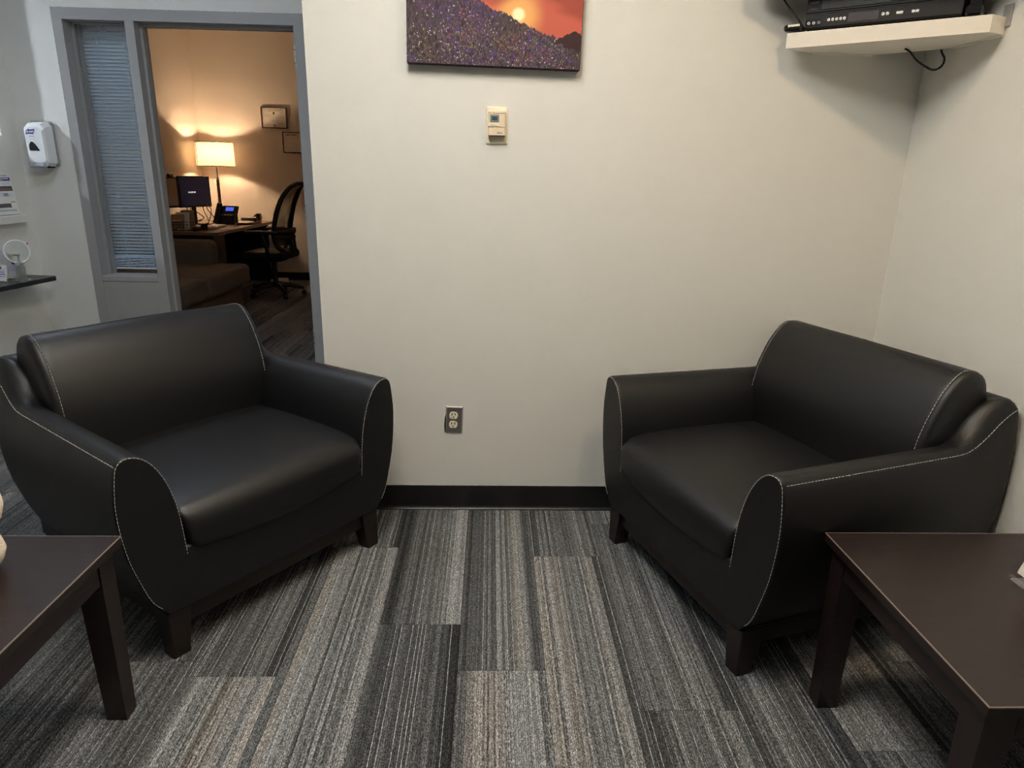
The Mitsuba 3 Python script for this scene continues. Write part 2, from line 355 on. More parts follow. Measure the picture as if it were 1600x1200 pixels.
# ---------------------------------------------------------------- ceiling lights
for i, (x, y, wx, wy, rad) in enumerate(TROFFERS):
    t = thing('ceiling_light', ['flat ceiling light above the two armchairs', 'flat ceiling light over the waiting room', 'square ceiling light over the corridor by the office door'][i], 'ceiling light')
    a, b = wx / 2, wy / 2
    fr = [box([x - a - .03, y - b - .03, CEIL - .03], [x + a + .03, y - b, CEIL]), box([x - a - .03, y + b, CEIL - .03], [x + a + .03, y + b + .03, CEIL]),
          box([x - a - .03, y - b, CEIL - .03], [x - a, y + b, CEIL]), box([x + a, y - b, CEIL - .03], [x + a + .03, y + b, CEIL])]
    obj('frame', cat(*fr), 'white_plastic', t)
    z = CEIL - 0.02
    q = trimesh.Trimesh([[x - a, y - b, z], [x + a, y - b, z], [x + a, y + b, z], [x - a, y + b, z]], [[0, 2, 1], [0, 3, 2]], process=False)
    obj('diffuser', q, 'white_plastic', t, emitter={'type': 'area', 'radiance': {'type': 'rgb', 'value': list(rad)}})
t = thing('downlight', 'round warm downlight in the ceiling in front of the corner shelf', 'ceiling light')
dl = trimesh.creation.cylinder(radius=DOWNLIGHT[2], height=0.004, sections=32); dl.apply_translation([DOWNLIGHT[0], DOWNLIGHT[1], CEIL - 0.022])
obj('lens', dl, 'white_plastic', t, emitter={'type': 'area', 'radiance': {'type': 'rgb', 'value': list(DOWNLIGHT[3])}})
obj('ring', trimesh.creation.annulus(DOWNLIGHT[2] + .003, DOWNLIGHT[2] + .03, 0.024).apply_translation([DOWNLIGHT[0], DOWNLIGHT[1], CEIL - 0.0125]), 'white_plastic', t)
t = thing('reception_light', 'round downlight in the reception ceiling', 'ceiling light')
rl = (-4.05, 3.18)
d = trimesh.creation.cylinder(radius=0.075, height=0.004, sections=32); d.apply_translation([rl[0], rl[1], CEIL - 0.028])
obj('lens', d, 'white_plastic', t, emitter={'type': 'area', 'radiance': {'type': 'rgb', 'value': list(RECEPTION_LAMP)}})
obj('ring', trimesh.creation.annulus(0.078, 0.10, 0.02).apply_translation([rl[0], rl[1], CEIL - 0.0105]), 'white_plastic', t)

# ---------------------------------------------------------------- armchairs
def chair_parts():
    """The parts of one armchair in its own frame: x to the sitter's right, y forwards, front at y = 0."""
    P = []
    outer = [(.15, .100), (.18, .078), (.21, .057), (.25, .042), (.295, .029), (.35, .015), (.40, .007), (.45, .002), (.50, 0), (.53, .001), (.56, .004), (.59, .008), (.612, .012), (.626, .017),
             (.635, .025), (.6405, .034), (.6425, .044), (.642, .056), (.639, .068), (.633, .080), (.624, .092), (.612, .104), (.592, .118), (.57, .130), (.54, .142), (.51, .151), (.48, .158), (.45, .163), (.40, .168), (.35, .171), (.30, .174), (.22, .177), (.15, .178)]
    SZ = .626                                              # the seam on the shoulder
    z_, d_ = np.array([o[0] for o in outer]), np.array([o[1] for o in outer])
    hy = np.array([-.838, -.81, -.785, -.75, -.70, -.66, -.625, -.58, 0.0])
    hz = np.array([.765, .764, .754, .730, .684, .656, .644, .642, .642])
    from scipy.interpolate import PchipInterpolator
    H = PchipInterpolator(hy, hz)
    HW, RY, CR = .497, -.838, .035
    NA = 10
    def rect(d):
        """Plan line at inward offset d: right front, right rear corner, left rear corner, left front."""
        hw, ry, r = HW - d, RY + d, max(CR - d, .022)
        pts = []
        for y in np.linspace(0, -.55, 12)[:-1]: pts.append((hw, y))
        for y in np.linspace(-.55, ry + r, 16)[:-1]: pts.append((hw, y))
        for k in range(NA + 1):
            a = -k / NA * math.pi / 2
            pts.append((hw - r + r * math.cos(a), ry + r + r * math.sin(a)))
        mids = [(x, ry) for x in np.linspace(hw - r, -(hw - r), 14)[1:-1]]
        return pts + mids + [(-x, y) for x, y in reversed(pts)]
    base = np.array(rect(0.0)); M = len(base)
    def zmap(z, y):
        top = float(H(np.clip(y, -.838, 0))); return z if z < .45 else .45 + (z - .45) * (top - .45) / (.6425 - .45)
    def taper(x, y): return x * (1 - .078 * np.clip(-y / .838, 0, 1))
    lines = [np.array(rect(d)) for d in d_]
    rings = []
    for i in range(M):
        rings.append(np.array([[taper(L[i][0], L[i][1]), L[i][1], zmap(z, base[i][1])] for z, L in zip(z_, lines)]))
    def inset(ring, amount, y):
        c = Polygon(ring[:, [0, 2]]); 
        p = ring[:, [0, 2]]; nxt, prv = np.roll(p, -1, 0), np.roll(p, 1, 0); t = nxt - prv; t /= np.linalg.norm(t, axis=1, keepdims=True) + 1e-9
        n = np.stack([-t[:, 1], t[:, 0]], 1)
        if not c.contains(__import__('shapely').geometry.Point(*(p[8] + n[8] * .01))): n = -n
        q = p + n * amount; return np.stack([q[:, 0], np.full(len(q), y), q[:, 1]], 1)
    r0, r1 = rings[0], rings[-1]
    front = [inset(r0, .007, .012), inset(r0, .0028, .0105), inset(r0, .0006, .007)]
    back = [inset(r1, .0006, .007), inset(r1, .0028, .0105), inset(r1, .007, .012)]
    shell = loft(front + rings + back)
    P.append(('shell', None, shell, 'leather', 40, None))
    P.append(('front_panel', None, cat(box([-.335, -.08, .148], [.335, .0115, .335], .006), box([-.40, -.78, .142], [.40, -.01, .20])), 'leather', False, None))
    # seat cushion
    prof = [(-.62, .318), (-.3, .314), (0, .312), (.020, .316), (.032, .33), (.037, .36), (.036, .39), (.029, .415), (.014, .438), (-.012, .455), (-.05, .465), (-.11, .472), (-.22, .476), (-.36, .477), (-.5, .474), (-.60, .468), (-.625, .45)]
    from scipy.interpolate import CubicSpline
    pr = np.array(prof); dd = np.concatenate([[0], np.cumsum(np.linalg.norm(np.diff(pr, axis=0), axis=1))])
    pr = PchipInterpolator(dd, pr)(np.linspace(0, dd[-1], 70))
    cen = pr.mean(0); rr = []
    for x, sh in [(-.339, .030), (-.337, .016), (-.332, .007), (-.324, .002)] + [(x, 0) for x in np.linspace(-.31, .31, 17)] + [(.324, .002), (.332, .007), (.337, .016), (.339, .030)]:
        n = np.zeros_like(pr); t = np.gradient(pr, axis=0); t /= np.linalg.norm(t, axis=1, keepdims=True); n = np.stack([-t[:, 1], t[:, 0]], 1)
        crown = (1 - (x / .339) ** 2)
        q = pr + n * sh * -1 if ((pr[5] + n[5] * .01 - cen) ** 2).sum() > ((pr[5] - cen) ** 2).sum() else pr + n * sh
        q = q.copy(); up = q[:, 1] > .42; q[up, 1] += (crown - 1) * .014 * np.clip((q[up, 1] - .42) / .05, 0, 1)
        fr = q[:, 0] > 0; q[fr, 0] += (crown - 1) * .010
        lowz = np.clip((.40 - q[:, 1]) / .08, 0, 1); q[:, 1] -= .022 * crown * lowz
        xx = x * (1 - .075 * np.clip((.46 - q[:, 1]) / .15, 0, 1) * np.clip((q[:, 0] + .12) / .1, 0, 1))
        rr.append(np.stack([xx, q[:, 0], q[:, 1]], 1))
    P.append(('seat_cushion', None, loft(rr), 'leather', 50, None))
    # back cushion
    prof = np.array([(-.548, .43), (-.545, .48), (-.544, .53), (-.546, .58), (-.553, .63), (-.567, .68), (-.588, .73), (-.612, .775), (-.638, .808), (-.662, .829), (-.686, .838), (-.712, .837), (-.738, .825), (-.757, .802), (-.768, .770), (-.772, .72), (-.770, .66), (-.764, .58), (-.755, .50), (-.745, .43)])
    dd = np.concatenate([[0], np.cumsum(np.linalg.norm(np.diff(prof, axis=0), axis=1))])
    prf = PchipInterpolator(dd, prof)(np.linspace(0, dd[-1], 64)); cen = prf.mean(0)
    t = np.gradient(prf, axis=0); t /= np.linalg.norm(t, axis=1, keepdims=True); nb = np.stack([t[:, 1], -t[:, 0]], 1)
    if ((prf[20] + nb[20] * .01 - cen) ** 2).sum() > ((prf[20] - cen) ** 2).sum(): nb = -nb
    rr = []
    for x, sh in [(-.387, .050), (-.386, .030), (-.382, .014), (-.374, .004), (-.362, .0005), (-.358, .0025), (-.354, .0002)] + [(x, 0) for x in np.linspace(-.34, .34, 17)] + [(.354, .0002), (.358, .0025), (.362, .0005), (.374, .004), (.382, .014), (.386, .030), (.387, .050)]:
        q = prf + nb * sh
        if abs(x) < .355:
            b = 1 - (x / .357) ** 2
            q = q + np.stack([np.full(len(q), 0.0), np.full(len(q), 0.0)], 1); fr = q[:, 0] > -.69
            q[fr] -= nb[fr] * (.010 * b)
        rr.append(np.stack([np.full(len(q), x), q[:, 0], q[:, 1]], 1))
    P.append(('back_cushion', None, loft(rr), 'leather', 50, None))
    # white stitching, dash by dash
    def dashes(line, r=.00082, dash=.0075, gap=.0035):
        line = np.array(line); d = np.concatenate([[0], np.cumsum(np.linalg.norm(np.diff(line, axis=0), axis=1))])
        ms, s = [], 0
        while s + dash < d[-1]:
            q = np.array([[np.interp(u, d, line[:, k]) for k in range(3)] for u in np.linspace(s, s + dash, 3)]); ms.append(tube(q, [r * .7, r, r * .7], 5)); s += dash + gap
        return cat(*ms)
    ks = min(range(len(z_)), key=lambda k: abs(z_[k] - SZ))
    seam = np.array([rings[i][ks] for i in range(M)]); seam[:, 2] += .0008
    cen2 = np.array([0, -.4]); out = seam.copy(); v = seam[:, :2] - cen2; out[:, :2] += v / np.linalg.norm(v, axis=1, keepdims=True) * .0012
    out = np.vstack([[out[0][0] - 0.000, .010, out[0][2] - .001], out, [out[-1][0], .010, out[-1][2] - .001]])
    P.append(('shoulder_stitching', 'shell', dashes(out), 'thread', True, 'white dashed stitching along the arms and back'))
    for ring, s in ((r0, 1), (r1, -1)):
        a = inset(ring, .0035, .0112)[1:31]
        P.append(('arm_stitching', 'shell', dashes(spline(a, 200)), 'thread', True, 'white dashed stitching around the arm front'))
    for s in (-1, 1):
        line = np.stack([np.full(len(prf), s * .3585), prf[:, 0], prf[:, 1]], 1)[2:46]
        line[:, 1:] -= np.stack([nb[2:46, 0], nb[2:46, 1]], 1) * .0002
        P.append(('back_stitching', 'back_cushion', dashes(line), 'thread', True, 'white dashed stitching at the end of the back cushion'))
    # wooden base
    def rail(lo, hi): return box(lo, hi, .002)
    P += [('rail', None, rail([-.345, -.040, .085], [.345, -.014, .149]), 'wood_dark', False, None), ('rail', None, rail([-.345, -.745, .085], [.345, -.72, .149]), 'wood_dark', False, None),
          ('rail', None, rail([-.385, -.70, .085], [-.360, -.05, .149]), 'wood_dark', False, None), ('rail', None, rail([.360, -.70, .085], [.385, -.05, .149]), 'wood_dark', False, None)]
    for sx in (-1, 1):
        for f in (1, -1):
            yf = 0.002 if f == 1 else -.756
            top = [(.402, 0), (.402, -.088), (.330, -.088), (.330, 0)]; bot = [(.401, 0), (.401, -.047), (.349, -.047), (.349, 0)]
            c = .003; V = []
            for z, q in ((.149, top), (.0, bot)):
                for x, y in q:
                    V += [[sx * (x - (c if x > .36 else -c)), yf + f * y, z], [sx * x, yf + f * (y - c if y == 0 else y + c), z]]
            P.append(('leg', None, trimesh.convex.convex_hull(np.array(V)), 'wood_dark', False, None))
    return P

PARTS = [(n, par, mikit.ply(m, b, smooth=s), lab) for n, par, m, b, s, lab in chair_parts()]
def armchair(label, x, y, ang):
    fw = (math.cos(ang), math.sin(ang))
    M = T([[fw[1], fw[0], 0, x], [-fw[0], fw[1], 0, y], [0, 0, 1, 0], [0, 0, 0, 1]])
    k = thing('armchair', label, 'armchair')
    for n, par, d, lab in PARTS:
        key = numbered(k + '__' + (par + '__' if par else '') + n)
        scene[key] = {**d, 'to_world': M}
        if lab: labels[key] = {'label': lab}
armchair('black leather armchair in front of the office doorway', -.653, 1.960, -.634)
armchair('black leather armchair in the corner below the wall shelf', .589, 1.944, 3.438)

# ---------------------------------------------------------------- side tables
def side_table(label, x0, x1, y0, y1, h=.485):
    t = thing('side_table', label, 'table')
    obj('table_top', box([x0, y0, h - .024], [x1, y1, h], .0022), 'table_wood', t)
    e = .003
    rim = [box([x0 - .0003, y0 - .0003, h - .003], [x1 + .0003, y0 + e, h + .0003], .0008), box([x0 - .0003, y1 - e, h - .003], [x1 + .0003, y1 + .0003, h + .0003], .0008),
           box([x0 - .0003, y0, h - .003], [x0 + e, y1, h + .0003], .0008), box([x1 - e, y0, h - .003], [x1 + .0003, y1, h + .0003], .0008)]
    obj('edge_highlight', cat(*rim), 'table_edge_highlight', t, label='pale edging of the table top with its lit highlight put into the colour')  # thin strip added along the rim to paint in the edge highlight
    a = .020
    for lo, hi in (([x0 + .078, y0 + a, h - .088], [x1 - .078, y0 + a + .02, h - .0245]), ([x0 + .078, y1 - a - .02, h - .088], [x1 - .078, y1 - a, h - .0245]),
                   ([x0 + a, y0 + .078, h - .088], [x0 + a + .02, y1 - .078, h - .0245]), ([x1 - a - .02, y0 + .078, h - .088], [x1 - a, y1 - .078, h - .0245])):
        obj('apron', box(lo, hi, .0015), 'table_wood', t)
    for cx, sx in ((x0 + .017, 1), (x1 - .017, -1)):
        for cy, sy in ((y0 + .017, 1), (y1 - .017, -1)):
            V = []
            for z, s0, s1 in ((h - .0245, 0, .060), (h - .09, 0, .060), (0.0, .003, .053)):
                for dx, dy in ((s0, s0 + .003), (s0 + .003, s0), (s1, s0 + .003), (s1 - .003, s0), (s1, s1), (s0, s1)):
                    V.append([cx + sx * dx, cy + sy * dy, z])
            obj('leg', trimesh.convex.convex_hull(np.array(V)), 'table_wood', t)
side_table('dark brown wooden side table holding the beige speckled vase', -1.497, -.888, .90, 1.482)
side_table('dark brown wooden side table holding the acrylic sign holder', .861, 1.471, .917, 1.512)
t = thing('vase', 'beige speckled vase with a narrow waist on the side table', 'vase')
vp = np.array([(0.0, 0.0), (.052, 0), (.066, .006), (.084, .030), (.090, .048), (.085, .070), (.074, .086), (.070, .093), (.078, .104), (.094, .125), (.101, .150), (.099, .178), (.086, .205), (.070, .222), (.066, .230), (.060, .230), (.060, .215), (.0, .20)])
obj('body', lathe(vp, 48, (-1.136, 1.30, .4855)), 'speckled_rope', t, smooth=40)

# sign holder on the right table
t = thing('sign_holder', 'slanted clear acrylic sign holder on the right side table', 'sign holder')
so, sr, = np.array([1.187, 1.298, .4862]), np.array([0, -1, 0.0])
lean = np.array([.30, 0, .954]); nn = np.cross(sr, lean)
if nn[0] > 0: nn = -nn
obj('sleeve', cat(quad(so, sr, lean, nn, -.006, .226, .012, .29, .0030), quad(so, sr, lean, nn, -.006, .226, .012, .29, -.0025)), 'clear_plastic', t)
obj('foot', cat(tube([so + [0, .006, .006], so + [0, -.226, .006]], .006, 10), box([1.187, 1.072, .4854], [1.31, 1.304, .4885], .001)), 'clear_plastic', t, smooth=30)
sh = obj('flyer', frame_box(so, sr, lean, nn, .002, .218, .022, .285, -.0006, .0006), 'paper', t)
obj('picture', frame_box(so, sr, lean, nn, .016, .205, .060, .20, .0006, .0009), 'photo_print', sh)
obj('banner', frame_box(so, sr, lean, nn, .016, .205, .040, .060, .0006, .0009), 'magenta_print', sh)

# ---------------------------------------------------------------- things on the back wall
t = thing('canvas_picture', 'unframed canvas print of a red sunset over a purple flower meadow', 'picture')
pw, ph, pdp = .592, .41, .036
pm = box([-pw / 2, -ph / 2, -pdp / 2], [pw / 2, ph / 2, pdp / 2], .0015)
R_ = trimesh.transformations.rotation_matrix(math.radians(.95), [0, 1, 0])
def hang(m):
    m = m.copy(); m.apply_transform(R_); m.apply_translation([.0055, BY - pdp / 2 - .001, 1.696 + ph / 2]); return m
obj('canvas', hang(pm), 'canvas_edge', t)
pq = trimesh.Trimesh([[-pw / 2 + .0015, -ph / 2 + .0015, -pdp / 2 - .0004][0:1] + [-pdp / 2 - .0004] + [-ph / 2 + .0015], [pw / 2 - .0015, -pdp / 2 - .0004, -ph / 2 + .0015], [pw / 2 - .0015, -pdp / 2 - .0004, ph / 2 - .0015], [-pw / 2 + .0015, -pdp / 2 - .0004, ph / 2 - .0015]], [[0, 1, 2], [0, 2, 3]], process=False)
pm2 = box([-pw / 2, -pdp / 2, -ph / 2], [pw / 2, pdp / 2, ph / 2], .0015)
scene.pop(t + '__canvas'); counts[t + '__canvas'] = 0
cv = obj('canvas', hang(pm2), 'canvas_edge', t)
obj('print', hang(pq), 'meadow_print', cv, uv=np.array([[0, 0], [1, 0], [1, ph / pw], [0, ph / pw]]))

t = thing('thermostat', 'ivory wall thermostat with a small grey display below the canvas picture', 'thermostat')
tx0, tx1, tz0, tz1 = -.0225, .0545, 1.447, 1.572
Y = BY
obj('wall_plate', box([tx0, Y - .007, tz0], [tx1, Y - .0005, tz1], .004), 'ivory_light', t)
hs = obj('housing', box([tx0 + .007, Y - .033, 1.472], [tx1 - .007, Y - .0065, 1.557], .004), 'ivory_plastic', t)
obj('screen', box([tx0 + .014, Y - .0345, 1.518], [tx0 + .046, Y - .032, 1.543], .0008), 'lcd_grey', hs)
obj('digits', box([tx0 + .020, Y - .0350, 1.524], [tx0 + .040, Y - .0343, 1.537]), 'lcd_dark', hs)
for i, (a, b) in enumerate(((.008, .0145), (.016, .028), (.030, .046))):
    obj('button', box([tx0 + a, Y - .0352, 1.505], [tx0 + b, Y - .032, 1.514], .0008), 'ivory_light', hs)
obj('button_mark', box([tx0 + .018, Y - .0357, 1.508], [tx0 + .0205, Y - .0350, 1.511]), 'dark_hole', hs)
obj('flap_groove', box([tx0 + .0075, Y - .0335, 1.5015], [tx1 - .0075, Y - .0325, 1.5025]), 'dark_hole', hs)
obj('cap_groove', box([tx0 + .0075, Y - .0335, 1.5465], [tx1 - .0075, Y - .0325, 1.5475]), 'dark_hole', hs)
obj('maker_mark', box([tx0 + .039, Y - .0334, 1.481], [tx0 + .058, Y - .0328, 1.485]), 'grey_print', hs)
for i in range(9):
    obj('vent', box([tx0 + .012 + i * .0062, Y - .031, 1.4712], [tx0 + .0155 + i * .0062, Y - .010, 1.4722]), 'dark_hole', hs)

t = thing('power_outlet', 'steel double power outlet low on the wall between the armchairs', 'power outlet')
ox, oz = -.1405, .397
def tilt(m):
    c = [ox, BY, oz]; m.apply_transform(trimesh.transformations.rotation_matrix(math.radians(2.2), [0, 1, 0], c)); return m
pl = trimesh.convex.convex_hull(np.array([[ox + sx * a, BY - y, oz + sz * b] for sx in (-1, 1) for sz in (-1, 1) for a, b, y in ((.0345, .0565, .0005), (.0300, .052, .0062))]))
obj('wall_plate', tilt(pl), 'steel_plate', t)
obj('hole_edge', tilt(wallplate([(ox - .0345, oz + .02), (ox - .0345, oz - .057), (ox - .037, oz - .055), (ox - .0395, oz - .02), (ox - .037, oz + .012)], BY - .0015, BY - .0002)), 'dark_hole', t)
for dz in (.0195, -.0195):
    cpts = []
    for a in np.linspace(0, 2 * math.pi, 48, endpoint=False):
        cpts.append((ox - .003 + .0172 * math.cos(a), oz + dz + float(np.clip(.0172 * math.sin(a), -.0142, .0142))))
    s = obj('socket', tilt(wallplate(cpts, BY - .0085, BY - .004)), 'ivory_light', t)
    for dx in (-.0065, .0065):
        obj('slot', tilt(box([ox - .003 + dx - .0016, BY - .0089, oz + dz + .0005], [ox - .003 + dx + .0016, BY - .0083, oz + dz + .009])), 'dark_hole', s)
    obj('ground_hole', tilt(box([ox - .0055, BY - .0089, oz + dz - .0095], [ox - .0005, BY - .0083, oz + dz - .0048])), 'dark_hole', s)
obj('screw', tilt(trimesh.creation.cylinder(radius=.003, height=.002, sections=16, transform=trimesh.transformations.rotation_matrix(math.pi / 2, [1, 0, 0])).apply_translation([ox - .003, BY - .0065, oz])), 'hinge_steel', t)

# ---------------------------------------------------------------- corner shelf and player
A, B = np.array([.988, 2.489]), np.array([1.450, 2.149]); Ld = np.linalg.norm(B - A); dv = (B - A) / Ld; nv = np.array([-dv[1], dv[0]])
SZ0, SZ1 = 1.770, 1.817
t = thing('corner_shelf', 'thick cream corner shelf holding the black video player', 'shelf')
poly = [A, B, (RX - .001, 2.182), (RX - .001, 2.399), (1.325, BY - .001), (1.11, BY - .001)]
obj('board', prism(poly, SZ0, SZ1), 'shelf_paint', t)
obj('cleat', box([1.11, BY - .02, SZ0 - .004], [1.322, BY - .0005, SZ0 - .0001]), 'shelf_paint', t)
obj('cleat', box([RX - .02, 2.182, SZ0 - .004], [RX - .0005, 2.395, SZ0 - .0001]), 'shelf_paint', t)
obj('bracket', box([RX - .007, 2.163, SZ0 + .02], [RX - .0005, 2.196, 1.851], .001), 'trim_paint', t)
O3 = np.array([A[0], A[1], 0.0]); R3, N3, U3 = np.array([dv[0], dv[1], 0]), np.array([-nv[0], -nv[1], 0]), np.array([0, 0, 1.0])
def fb(a0, a1, z0, z1, c0, c1, ch=0.0): return frame_box(O3, R3, U3, N3, a0, a1, z0, z1, c0, c1, ch)   # c: out of the shelf's front edge
t = thing('video_player', 'black video player with white buttons on the corner shelf', 'video player')
F = -.012
obj('case', fb(.050, .495, SZ1 + .008, 1.925, -.262, F - .004, .003), 'black_plastic', t)
obj('foot_strip', fb(.056, .489, SZ1 + .0004, SZ1 + .009, -.25, F - .008), 'dark_hole', t)
lower = obj('lower_panel', fb(.050, .495, 1.828, 1.870, F - .008, F, .0015), 'dark_panel', t)
upper = obj('upper_panel', fb(.050, .495, 1.873, 1.925, F - .008, F - .001, .0015), 'dark_panel', t)
obj('cassette_flap', fb(.094, .300, 1.880, 1.918, F - .002, F + .001, .001), 'black_plastic', upper)
obj('disc_tray', fb(.315, .480, 1.882, 1.918, F - .002, F + .001, .001), 'black_plastic', upper)
obj('maker_lettering', text_on('PHILIPS', .0052, O3 + R3 * .058 + U3 * 1.9005 + N3 * (F - .0008), R3, U3, .0004, True), 'grey_print', upper)
obj('model_lettering', fb(.060, .082, 1.8835, 1.8845, F - .001, F - .0005), 'grey_print', upper)
obj('flap_lettering', cat(*[fb(.178 + i * .0078, .178 + i * .0078 + (.0062 if i % 3 else .005), 1.9055, 1.9085, F + .001, F + .0014) for i in range(7)], fb(.190, .222, 1.902, 1.9028, F + .001, F + .0014)), 'grey_print', upper)
obj('jack_panel', fb(.053, .1005, 1.832, 1.853, F - .001, F + .0006), 'glossy_black', lower)
for i, c in enumerate(('white_plastic', 'white_plastic', 'grey_plastic')):
    m = trimesh.creation.annulus(.0022, .0045, .002); v = m.vertices.copy(); m.vertices = O3 + R3 * (.062 + i * .0155) + U3 * 1.8425 + v[:, :1] * R3 + v[:, 1:2] * U3 + (v[:, 2:] + F + .0012) * N3
    obj('jack', m, c, lower)
for a in (.1225, .1345, .1465, .1585, .1695):
    b = obj('button', fb(a - .0042, a + .0042, 1.8435, 1.8525, F - .001, F + .0016, .0018), 'white_plastic', lower)
    obj('button_mark', fb(a - .0013, a + .0013, 1.8468, 1.8492, F + .0016, F + .0018), 'grey_print', b)
obj('display_window', fb(.180, .269, 1.836, 1.862, F - .001, F + .0008, .0004), 'display_glass', lower)
for a in (.2815, .2935):
    b = obj('button', fb(a - .0044, a + .0044, 1.8445, 1.8535, F - .001, F + .0016, .0018), 'white_plastic', lower)
    obj('button_mark', fb(a - .0012, a + .0012, 1.8478, 1.8502, F + .0016, F + .0018), 'grey_print', b)
for a0, a1 in ((.318, .337), (.360, .3695), (.3705, .380)):
    obj('button', fb(a0, a1, 1.8445, 1.8525, F - .001, F + .0016, .0015), 'white_plastic', lower)
t = thing('television', 'flat black television hanging in the corner above the video player', 'television')
obj('cabinet', fb(-.10, .655, 1.947, 2.41, .04, .10, .006), 'black_plastic', t)
obj('screen', fb(-.085, .64, 1.965, 2.395, .10, .101), 'glossy_black', t)
obj('mount', cat(fb(.22, .36, 2.13, 2.30, .0, .04, .003), fb(.265, .315, 2.18, 2.24, -.34, .0, .003)), 'black_plastic', t)
t = thing('black_box', 'small rounded black device at the right end of the corner shelf', 'device')
obj('body', cat(fb(.503, .548, SZ1 + .0004, SZ1 + .030, -.11, .008, .006), fb(.506, .540, SZ1 + .036, SZ1 + .11, -.10, -.05, .002), fb(.515, .53, SZ1 + .02, SZ1 + .04, -.085, -.065)), 'glossy_black', t)
t = thing('cable_plug', 'flat black cable plug at the left end of the corner shelf', 'plug')
obj('body', fb(-.012, .046, SZ1 + .004, SZ1 + .024, -.05, .012, .006), 'glossy_black', t)
obj('label', fb(.002, .040, SZ1 + .016, SZ1 + .0225, .0121, .0132), 'ivory_light', t)
obj('cord', tube(spline([O3 + R3 * .040 + U3 * 1.838 - N3 * .025, O3 + R3 * .022 + U3 * 1.862 - N3 * .02, O3 - R3 * .006 + U3 * 1.895 - N3 * .02, O3 - R3 * .030 + U3 * 1.925 - N3 * .02, O3 - R3 * .045 + U3 * 1.97 - N3 * .05], 24), .0032, 8), 'black_plastic', t, smooth=True)
t = thing('power_cable', 'black cable hanging in a loop under the corner shelf', 'cable')
obj('loop', tube(spline([[1.362, 2.425, 1.7685], [1.374, 2.42, 1.762], [1.400, 2.42, 1.739], [1.437, 2.42, 1.717], [1.470, 2.42, 1.7065], [1.492, 2.42, 1.716], [1.499, 2.42, 1.741], [1.488, 2.42, 1.757], [1.482, 2.42, 1.7685]], 48), .0033, 8), 'black_plastic', t, smooth=True)

# ---------------------------------------------------------------- reception side: dispenser, ledge, counter
t = thing('soap_dispenser', 'white wall soap dispenser with a blue logo beside the door frame', 'soap dispenser')
dx0, dx1, dz0, dz1 = -2.690, -2.560, 1.335, 1.590
obj('back_plate', box([dx0 - .005, DY - .030, dz0 + .01], [dx1, DY - .001, dz1], .012), 'grey_plastic', t)
def rsec(y, i, z0, z1):
    c = .022; x0, x1 = dx0 - .002 + i, dx1 - .004 - i
    return np.array([[x0 + c, y, z0], [x1 - c, y, z0], [x1, y, z0 + c], [x1, y, z1 - c], [x1 - c, y, z1], [x0 + c, y, z1], [x0, y, z1 - c], [x0, y, z0 + c]])
dm = loft([rsec(DY - .028, 0, dz0 + .002, dz1 - .006), rsec(DY - .075, .002, dz0, dz1 - .012), rsec(DY - .095, .007, dz0 + .004, dz1 - .022), rsec(DY - .105, .018, dz0 + .016, dz1 - .038)])
cvr = obj('cover', dm, 'white_plastic', t, smooth=25)
yf = DY - .1056
lg = obj('logo', wallplate([(-2.668, 1.532), (-2.672, 1.512), (-2.660, 1.516), (-2.632, 1.515), (-2.624, 1.524), (-2.618, 1.543), (-2.640, 1.539), (-2.655, 1.541)], yf - .0006, yf), 'navy_print', cvr)
obj('lettering', text_on('PURELL', .0105, [-2.6665, yf - .0008, 1.520], [1, 0, .10], [0, 0, 1], .0004, True), 'white_print', lg)
obj('caption', cat(box([-2.655, yf - .0005, 1.5015], [-2.628, yf, 1.5055]), box([-2.657, yf - .0005, 1.488], [-2.629, yf, 1.4895])), 'grey_print', cvr)
obj('refill_window', wallplate([(-2.662, 1.425), (-2.665, 1.442), (-2.660, 1.462), (-2.648, 1.474), (-2.638, 1.471), (-2.622, 1.452), (-2.607, 1.424)], yf - .0012, yf), 'smoked_plastic', cvr)
pb = obj('push_bar', box([dx0 + .004, DY - .110, dz0 - .006], [dx1 - .03, DY - .04, dz0 + .034], .010), 'blue_grey_plastic', t)
obj('push_mark', box([-2.646, DY - .1106, 1.345], [-2.620, DY - .1098, 1.3485]), 'white_print', pb)
obj('gap_shadow', box([dx1 - .034, DY - .085, dz0 - .004], [dx1 - .024, DY - .028, dz0 + .010]), 'dark_hole', t)

t = thing('window_ledge', 'cream ledge below the reception opening holding a flyer stand', 'ledge')
obj('board', box([LX + .0005, 2.9, 1.020], [LX + .046, 4.19, 1.066], .003), 'wall_paint', t)
t = thing('counter_shelf', 'black counter shelf on the left wall below the ledge', 'counter')
obj('board', prism([(LX + .001, 2.2), (-2.74, 2.2), (-2.592, 4.112), (-2.604, 4.128), (LX + .001, 4.15)], .690, .715), 'counter_black', t)

def card(name, label, catg, o, w, h, right, lean_v, group=None):
    """A printed sheet in a clear stand; returns the frame (origin, right, up, normal)."""
    r = np.array(right, float); r /= np.linalg.norm(r); u = np.array(lean_v, float); u -= r * (u @ r); u /= np.linalg.norm(u); n = np.cross(r, u)
    t = thing(name, label, catg, group)
    obj('sleeve', cat(quad(o, r, u, n, -.003, w + .003, 0, h + .003, .0030), quad(o, r, u, n, -.003, w + .003, 0, h + .003, -.0022)), 'clear_plastic', t)
    s = obj('sheet', frame_box(o, r, u, n, 0, w, .004, h, -.0008, .0008), 'white_print', t)
    def q(nm, a0, a1, b0, b1, mat, c=.0010): obj(nm, frame_box(o, r, u, n, a0, a1, b0, b1, .0008, c), mat, s)
    return t, s, q
